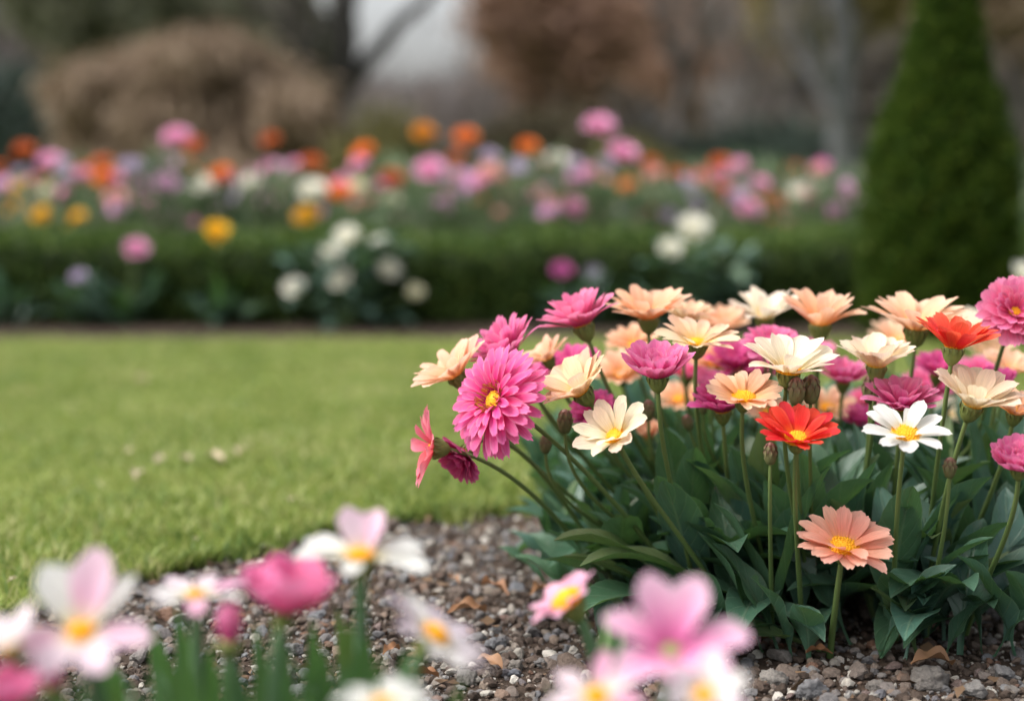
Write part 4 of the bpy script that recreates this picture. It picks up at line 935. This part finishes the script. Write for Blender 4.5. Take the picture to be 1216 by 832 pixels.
for lab, px, py, y, rp, kind, pet, n, (bx, by), o in NEAR:
    C = at(px, py, y); Rr = rp / FPX * y; p0 = at(bx, 600, by); b = np.array([p0[0], by, 0])
    if 'disc' not in o: o['disc'] = 'disc'
    flower('garden_flower', lab, 'flower', GF, C, (n[0], -n[1], n[2]), Rr, b, kind, pet, stem_r=.0034, stem_m=M['fg_stem'], leaves=fg_leaves(5), res=(12, 9), disc_n=60,
           **{**dict(calyx_r=.2, calyx_h=.35), **o})
def near_bud(label, px, py, y, hpx, bx, by):
    C = at(px, py, y); p0 = at(bx, 600, by); b = np.array([p0[0], by, 0.]); h = hpx / FPX * y
    T = thing('flower_bud', label, 'bud', b, 'buds nearest the camera'); F = np.eye(3)
    H = sub('flower_head', T, T)
    mb = MB()
    for i in range(6):
        G, UV = petal_grid(h, h * .62, D2(62), D2(112), i * 1.047 + .2, h * .10, 0, cup=.3, k=.4, nv=10, nu=7); mb.grid(G + C - [0, 0, h * .5], UV)
    part(mb, 'petals', P['tulip_pink'], H)
    mb = MB(); head_calyx(mb, C - [0, 0, h * .42], F, h * .30, h * .4, .0024, True); part(mb, 'calyx', M['calyx'], H)
    e = C - [0, 0, h * .8]; mb = MB(); tube(mb, bez(b, b + (e - b) * .4, e - [0, 0, .04], e, 12), np.linspace(.0032, .0024, 12), 8, cap=False); part(mb, 'stem', M['fg_stem'], T)
    for lf in fg_leaves(2): add_leaf(T, b, *lf)
near_bud('closed pink bud between the edge-on white flower and the hot pink cup', 272, 740, .70, 52, 276, .72)
near_bud('pinkish bud low beside the large white and pink flower at the left', 62, 800, .66, 40, 75, .68)
# upright leaves among the near flowers (tips in view)
LN = [(192, 785, .66, 46, 212), (446, 760, .72, 40, 395), (328, 800, .70, 32, 345), (384, 772, .74, 26, 380), (130, 815, .7, 26, 135), (560, 812, .7, 24, 500), (250, 770, .76, 26, 238), (412, 742, .78, 24, 418), (170, 742, .80, 30, 190), (60, 812, .68, 26, 70), (300, 812, .66, 28, 296), (350, 770, .68, 22, 322), (476, 800, .72, 26, 460), (110, 785, .7, 30, 118), (215, 755, .74, 30, 222), (262, 790, .64, 30, 258), (402, 790, .68, 34, 398), (432, 735, .76, 26, 428), (360, 805, .64, 30, 356), (310, 770, .74, 28, 306), (488, 770, .76, 22, 462), (82, 800, .64, 30, 92), (205, 728, .78, 24, 214), (268, 775, .72, 26, 282), (372, 742, .76, 24, 366), (455, 782, .66, 30, 440), (120, 770, .76, 28, 132), (338, 768, .76, 30, 330), (396, 728, .78, 22, 408), (505, 800, .74, 22, 478), (700, 790, .8, 22, 712), (300, 745, .78, 22, 306), (225, 800, .62, 34, 226), (412, 812, .62, 34, 410), (175, 800, .62, 30, 178)]
for i, (px, py, y, wpx, bx) in enumerate(LN):
    tip = at(px, py, y); p0 = at(bx, 700, y + .01); b = np.array([p0[0], y + .02, 0])
    T = thing('leafy_shoot', 'bright green leafy shoot standing among the blurred flowers nearest the camera', 'plant', b, 'leafy shoots nearest the camera')
    d = tip - b; L = np.linalg.norm(d); az = math.atan2(d[1], d[0]); el = math.atan2(d[2], np.linalg.norm(d[:2]))
    mb = MB(); W = wpx * .82 / FPX * y
    Pt, UV = leaf_points(b, az, L * 1.02, W, el + .22, .44, wav=.05, nv=16, nu=7); 
    # turn the blade towards the viewer
    mid = Pt[:, 3:4]; sd = np.linalg.norm(Pt - mid, axis=-1) * np.sign(np.linspace(-1, 1, 7))[None]
    a = R(-.5, .5); Pt = mid + sd[..., None] * np.array([math.cos(a), math.sin(a), 0]) + np.abs(sd)[..., None] * np.array([0, .25, 0])
    mb.grid(Pt, UV); part(mb, 'leaf', M['fg_leaf'], T)
    for _ in range(1): add_leaf(T, b, R(0, 6.28), R(.08, .13), R(.016, .024), R(1.1, 1.4), R(.4, .9), M['fg_leaf'])

# ------------------------------------------------------------------ the border beyond the lawn
rng = np.random.default_rng(303)
far_leaf = leaf_mat('border_leaf', (.05, .105, .05), (.055, .13, .03), (.12, .19, .08), (.10, .22, .03))
GB = 'tall flowers standing in the far border'
B = 'f_'
FAR = [ # label, px, py, colour, diameter px, depth, kind
 ('dull amber flower beside the pink one at the far left of the border', 29, 179, 'rust', 30, 4.5, 'dahlia'),
 ('bright pink flower high at the left end of the border', 58, 193, 'pink', 38, 4.3, 'ball'),
 ('pale lilac flower touching the bright pink one at the left end', 73, 196, 'lavender', 28, 4.5, 'ball'),
 ('purple-pink flower cut by the left edge of the frame', 2, 220, 'lilac', 30, 4.4, 'ball'),
 ('upper yellow flower of the yellow column at the left edge', 24, 222, 'yellow', 32, 4.6, 'dahlia'),
 ('lower yellow flower of the yellow column at the left edge', 17, 248, 'yellow', 32, 4.4, 'dahlia'),
 ('left one of two yellow flowers just above the hedge at the left', 49, 257, 'yellow', 32, 4.12, 'dahlia'),
 ('right one of two yellow flowers just above the hedge at the left', 90, 261, 'yellow', 32, 4.12, 'dahlia'),
 ('greyish white flower over the two yellow ones at the left', 58, 229, 'cream', 30, 4.5, 'ball'),
 ('rust flower left of the orange pair under the tan weeping shrub', 98, 206, 'rust', 30, 4.6, 'dahlia'),
 ('orange flower of a pair under the tan weeping shrub, the upper', 121, 196, 'rust', 32, 4.5, 'dahlia'),
 ('orange flower of a pair under the tan weeping shrub, the lower', 124, 212, 'orange', 32, 4.3, 'dahlia'),
 ('pink flower right of the orange pair under the tan weeping shrub', 137, 215, 'pink', 30, 4.3, 'ball'),
 ('salmon flower below the pink one and the orange pair', 138, 236, 'salmon', 34, 4.25, 'dahlia'),
 ('whitish lilac flower in the left part of the border', 157, 202, 'lavender', 42, 4.2, 'ball'),
 ('lilac flower hanging below the whitish lilac one in the left part', 168, 222, 'lilac', 34, 4.2, 'ball'),
 ('tall pink flower in front of the tan weeping shrub, highest at the left', 210, 164, 'pink', 40, 4.2, 'dahlia'),
 ('rust flower tucked behind the tall pink flower at the left', 231, 174, 'rust', 28, 4.4, 'dahlia'),
 ('lavender flower under the tall pink flower at the left', 202, 196, 'lilac', 32, 4.3, 'ball'),
 ('pale pink flower stacked under the lavender one at the left', 197, 220, 'lilac', 42, 4.15, 'ball'),
 ('orange-rust flower left of the bright orange flower under the shrub', 226, 206, 'rust', 30, 4.5, 'dahlia'),
 ('bright orange flower in front of the dark base of the tan weeping shrub', 261, 209, 'orange', 38, 4.2, 'dahlia'),
 ('white flower with lilac tint overlapping the bright orange one', 240, 221, 'white', 36, 4.1, 'ball'),
 ('dull lavender flower low left of the cream one', 278, 240, 'lavender', 32, 4.3, 'ball'),
 ('cream white flower left of the middle below the tan weeping shrub', 297, 222, 'white', 40, 4.2, 'ball'),
 ('faint rust flower high at the right side of the tan weeping shrub', 321, 168, 'rust', 26, 4.9, 'dahlia'),
 ('grey-white faded flower under the faint rust one', 331, 204, 'lavender', 30, 4.8, 'ball'),
 ('small coral flower below the grey-white faded one', 328, 230, 'red', 24, 4.7, 'ball'),
 ('dim orange flower by the foot of the dark forked tree', 370, 195, 'rust', 32, 4.5, 'dahlia'),
 ('big white flower above the yellow one by the dark forked tree', 371, 229, 'white', 46, 4.15, 'ball'),
 ('yellow flower below the big white one by the dark forked tree', 364, 258, 'yellow', 36, 4.1, 'dahlia'),
 ('orange flower right of the big white one', 404, 230, 'orange', 36, 4.3, 'dahlia'),
 ('cream flower touching the orange one right of the big white flower', 424, 223, 'cream', 32, 4.35, 'ball'),
 ('bright orange flower on a tall stem left of the olive shrub', 432, 182, 'orange', 34, 4.4, 'dahlia'),
 ('red-rust flower in front of the olive shrub', 465, 212, 'rust', 34, 4.4, 'dahlia'),
 ('pale cream flower below the red-rust one in front of the olive shrub', 464, 240, 'cream', 34, 4.3, 'ball'),
 ('faint greenish cream flower just above the hedge under the olive shrub', 491, 262, 'cream', 30, 4.5, 'ball'),
 ('amber flower highest in front of the olive shrub', 503, 158, 'f_amber', 32, 4.5, 'dahlia'),
 ('orange flower on a tall stem right of the amber one', 553, 164, 'orange', 34, 4.6, 'dahlia'),
 ('small rust flower under the tall orange one right of the olive shrub', 543, 187, 'rust', 24, 4.7, 'dahlia'),
 ('large pink flower at eye level below the amber one', 511, 203, 'pink', 44, 4.15, 'dahlia'),
 ('lilac-pink flower below the large pink one, near the hedge', 525, 248, 'lilac', 38, 4.2, 'ball'),
 ('cream blush flower right of the large pink one', 543, 209, 'salmon', 28, 4.6, 'ball'),
 ('pink-lilac flower in the middle left of the two pale ones', 569, 215, 'lilac', 34, 4.3, 'ball'),
 ('lavender flower at the top of the middle group', 582, 188, 'lavender', 30, 4.5, 'ball'),
 ('pale rose flower between the lilac and white-lilac ones in the middle', 592, 210, 'salmon', 28, 4.5, 'ball'),
 ('white-lilac flower under the red-orange one', 617, 200, 'lavender', 34, 4.3, 'ball'),
 ('red-orange flower on a tall stem in the middle', 627, 175, 'orange', 30, 4.4, 'dahlia'),
 ('dusky lilac flower low in the middle group', 621, 231, 'lilac', 32, 4.4, 'ball'),
 ('salmon brown flower low in the middle above the hedge', 580, 247, 'salmon', 30, 4.7, 'ball'),
 ('cream flower alone right of the red-orange one', 662, 193, 'white', 40, 4.3, 'ball'),
 ('upper pink-lilac flower of the cluster of three below the cream flower', 686, 215, 'lilac', 42, 4.2, 'ball'),
 ('lower right bright pink flower of the cluster of three', 681, 247, 'pink', 36, 4.1, 'ball'),
 ('lower left lilac flower of the cluster of three', 652, 254, 'lilac', 36, 4.1, 'ball'),
 ('tallest bright pink flower of the whole border', 711, 152, 'pink', 46, 4.1, 'dahlia'),
 ('tall pink flower right below the tallest bright pink one', 740, 183, 'pink', 46, 4.05, 'dahlia'),
 ('rosy flower under the two tallest pink flowers', 713, 216, 'salmon', 32, 4.3, 'ball'),
 ('small orange flower under the two tallest pink flowers at right', 745, 222, 'orange', 26, 4.6, 'dahlia'),
 ('faded white flower low right of the small orange one', 770, 235, 'cream', 30, 4.6, 'ball'),
 ('faint rose flower behind the faded white one', 776, 208, 'salmon', 28, 4.9, 'ball'),
 ('dark rose flower just above the hedge under the faded ones', 760, 261, 'magenta', 28, 4.4, 'ball'),
 ('white flower left of the coral red one', 813, 222, 'lavender', 36, 4.3, 'ball'),
 ('coral red flower with a white neighbour at the right half', 833, 213, 'red', 32, 4.4, 'ball'),
 ('orange flower left of the violet pink one at the right half', 874, 235, 'orange', 32, 4.5, 'dahlia'),
 ('violet pink flower between two orange flowers', 887, 250, 'pink', 40, 4.2, 'ball'),
 ('orange flower right of the violet pink one', 912, 239, 'orange', 30, 4.6, 'dahlia'),
 ('left white flower of the white pair near the clipped cone', 949, 234, 'white', 42, 4.2, 'ball'),
 ('right white flower of the white pair near the clipped cone', 966, 226, 'white', 36, 4.3, 'ball'),
 ('brownish flower above the white pair near the clipped cone', 942, 203, 'rust', 26, 5.0, 'dahlia'),
 ('magenta flower at the top left of the clipped cone', 974, 201, 'magenta', 32, 4.4, 'ball'),
 ('orchid pink flower beside the clipped cone', 1009, 230, 'lilac', 44, 4.15, 'ball'),
 ('pale lilac flower under the orchid pink one beside the clipped cone', 991, 254, 'lilac', 36, 4.2, 'ball'),
 ('salmon pink flower lowest beside the clipped cone', 1007, 276, 'salmon', 30, 4.4, 'ball'),
]
P['f_amber'] = petal_mat('amber_petal', (.55, .20, .01), (.72, .28, .01), (.75, .34, .04))
def far_flower(lab, px, py, col, dpx, y, kind, group, base_y=None, z0=0.004, sway=.05, nl=3, name='border_flower'):
    C = at(px, py, y); Rr = dpx / 2 / FPX * y * 1.05
    b = np.array([C[0] + R(-sway, sway), (base_y or y) + R(-.03, .03), z0]); Hh = C[2]
    n = (R(-.3, .3), -R(.35, .75), R(.6, .9))
    lv = [(R(0, 6.28), R(.10, .2) * min(1.2, Hh / .28), R(.02, .035), R(.9, 1.45), R(.3, 1.0), far_leaf) for _ in range(nl)]
    T, pts = flower(name, lab, 'flower', group, C, n, Rr, b, kind, B + col if B + col in P else col, res=(5, 4), stem_r=.003, stem_k=5, disc_n=14,
           disc=None if kind in ('ball', 'rose') else 'disc', leaves=lv, scales=False, calyx_r=.3, calyx_h=.35)
    for t in (.35, .55, .72):                                   # leaves up the stem
        p = pts[int(t * 17)]
        add_leaf(T, p, R(0, 6.28), R(.06, .11), R(.016, .03), R(.3, .9), R(.3, 1.0), far_leaf, nv=8, nu=5)
for a in FAR: far_flower(*a, GB)
cols = [('lilac', 'small faint lilac flower half hidden among the stems of the far border'), ('lavender', 'small faint grey-lavender flower half hidden among the stems of the far border'), ('rust', 'small faint rust flower half hidden among the stems of the far border'),
        ('cream', 'small faint cream flower half hidden among the stems of the far border'), ('salmon', 'small faint salmon flower half hidden among the stems of the far border'), ('pink', 'small faint pink flower half hidden among the stems of the far border')]
for i in range(132):
    c, lab = cols[i % 6 if i % 3 else (0 if i % 2 else 5)]; px = R(-10, 1020) if i < 60 else (R(560, 1025) if i % 3 else R(120, 560)); far_flower(lab, px, R(196, 268), c, R(19, 29) if i < 60 else R(25, 33), R(4.4, 5.2) if i < 60 else R(4.12, 4.7), 'ball', 'small half-hidden flowers deep in the far border', nl=1, name='border_flower')
# flowers growing on the lawn side of the hedge
GH = 'flowers growing in front of the hedge'
FRONT_FAR = [
 ('single yellow flower head in front of the hedge at the left', 257, 276, 'yellow', 38, 3.58, 'ball'),
 ('bright pink flower in front of the dark hedge at the left', 162, 297, 'pink', 38, 3.56, 'ball'),
 ('dull purple flower low in front of the hedge at the left', 95, 331, 'lavender', 30, 3.56, 'ball'),
 ('magenta flower in front of the dark hedge in the middle', 667, 323, 'magenta', 34, 3.58, 'ball'),
 ('dim lilac flower right of the magenta one by the hedge', 703, 325, 'lavender', 28, 3.6, 'ball'),
]
for a in FRONT_FAR: far_flower(*a, GH, nl=6)
far_flower('blurred white flower at the right edge of the frame in front of the clipped cone', 1216, 328, 'white', 44, 2.6, 'ball', GH, nl=3, z0=.012)
# leafy shrubs with white blooms before the hedge
fl_leaf = leaf_mat('glaucous_leaf', (.07, .14, .10), (.09, .165, .13), (.16, .24, .17), (.07, .15, .05), rough=.35)
def bloom_shrub(label, x_px, y, leafs, blooms, h, w):
    g = at(x_px, 395, y); b = np.array([g[0], y, .004]); T = thing('white_flower_shrub', label, 'shrub', b, 'white-flowered shrubs in front of the hedge')
    for i in range(leafs):
        a = R(0, 6.28); q = R(.0, w); p = b + [math.cos(a) * q, math.sin(a) * q * .4, R(.0, h)]
        if i < 95: add_leaf(T, p, a + R(-.8, .8), R(.06, .11), R(.03, .045), R(.1, .9), R(.4, 1.2), fl_leaf, nv=9, nu=5)
    for px, py, d, dep in blooms:
        C = at(px, py, dep); Rr = d / 2 / FPX * dep; F = frame((R(-.3, .3), -.7, .6), 0)
        H = sub('flower_head', T, T); mb = MB(); head_petals(mb, C, F, Rr, 'rose', (6, 5)); part(mb, 'petals', P['f_white'] if d > 31 else P['f_cream'], H)
        mb = MB(); head_calyx(mb, C, F, Rr * .3, Rr * .35, .003, False); part(mb, 'calyx', M['calyx'], H)
        mb = MB(); e = C - F[:, 2] * Rr * .34; tube(mb, bez(b, b + (e - b) * .4 + np.array([0, 0, .04]), e - F[:, 2] * .04, e, 8), [.003] * 8, 5, cap=False); part(mb, 'stem', M['stem'], T)
bloom_shrub('leafy blue-green shrub with seven white blooms in front of the hedge', 408, 3.54, 92, [(412, 282, 40, 3.56), (392, 305, 40, 3.52), (451, 293, 36, 3.56), (461, 321, 38, 3.52), (406, 334, 38, 3.48), (350, 344, 40, 3.5), (493, 347, 28, 3.52)], .20, .13)
bloom_shrub('leafy shrub with one white and one cream bloom by the hedge behind the flower clump', 828, 3.56, 85, [(823, 272, 50, 3.58), (796, 297, 38, 3.54)], .18, .13)
for lab, px in [('leafy blue-green plant without blooms in front of the left of the hedge', 100), ('leafy plant under the single yellow flower by the hedge', 268), ('bushy leafy plant below the bright pink flower by the hedge', 150), ('leafy plant in front of the hedge at the left edge', 12), ('leafy plant by the hedge half hidden behind the pink flowers of the clump', 690)]:
    g = at(px, 390, 3.55); b = np.array([g[0], 3.55, .004]); T = thing('leafy_plant', lab, 'plant', b, 'leafy plants in front of the hedge')
    for i in range(16): add_leaf(T, b + [R(-.06, .06), R(-.02, .03), R(0, .05)], R(0, 6.28), R(.07, .15), R(.025, .04), R(.5, 1.4), R(.3, 1.1), fl_leaf, nv=9, nu=5)
# green stems and leaves filling the border
rg = np.random.default_rng(9); mb = MB(); n = 26000
x = rg.uniform(-2.6, 2.4, n); y = rg.uniform(4.07, 5.4, n); k = rg.uniform(0, 1, n)
hh = .30 + .10 * np.sin(x * 5 + 1) * np.sin(x * 11 + y * 3); z = hh * k
cards(mb, np.stack([x, y, z + .02], -1), rg.normal(size=(n, 3)) * .5 + [0, 0, .8], rg.uniform(.05, .12, n), rg.uniform(.010, .022, n), rg)
tag(mb.build('border_foliage', crown_mat('border_greens', [(0, (.07, .125, .06)), (.5, (.12, .18, .085)), (.85, (.18, .225, .12)), (1, (.27, .24, .19))], .35, .5), origin=(0, 0, 0)), 'mixed green stems and leaves filling the flower border', kind='stuff')
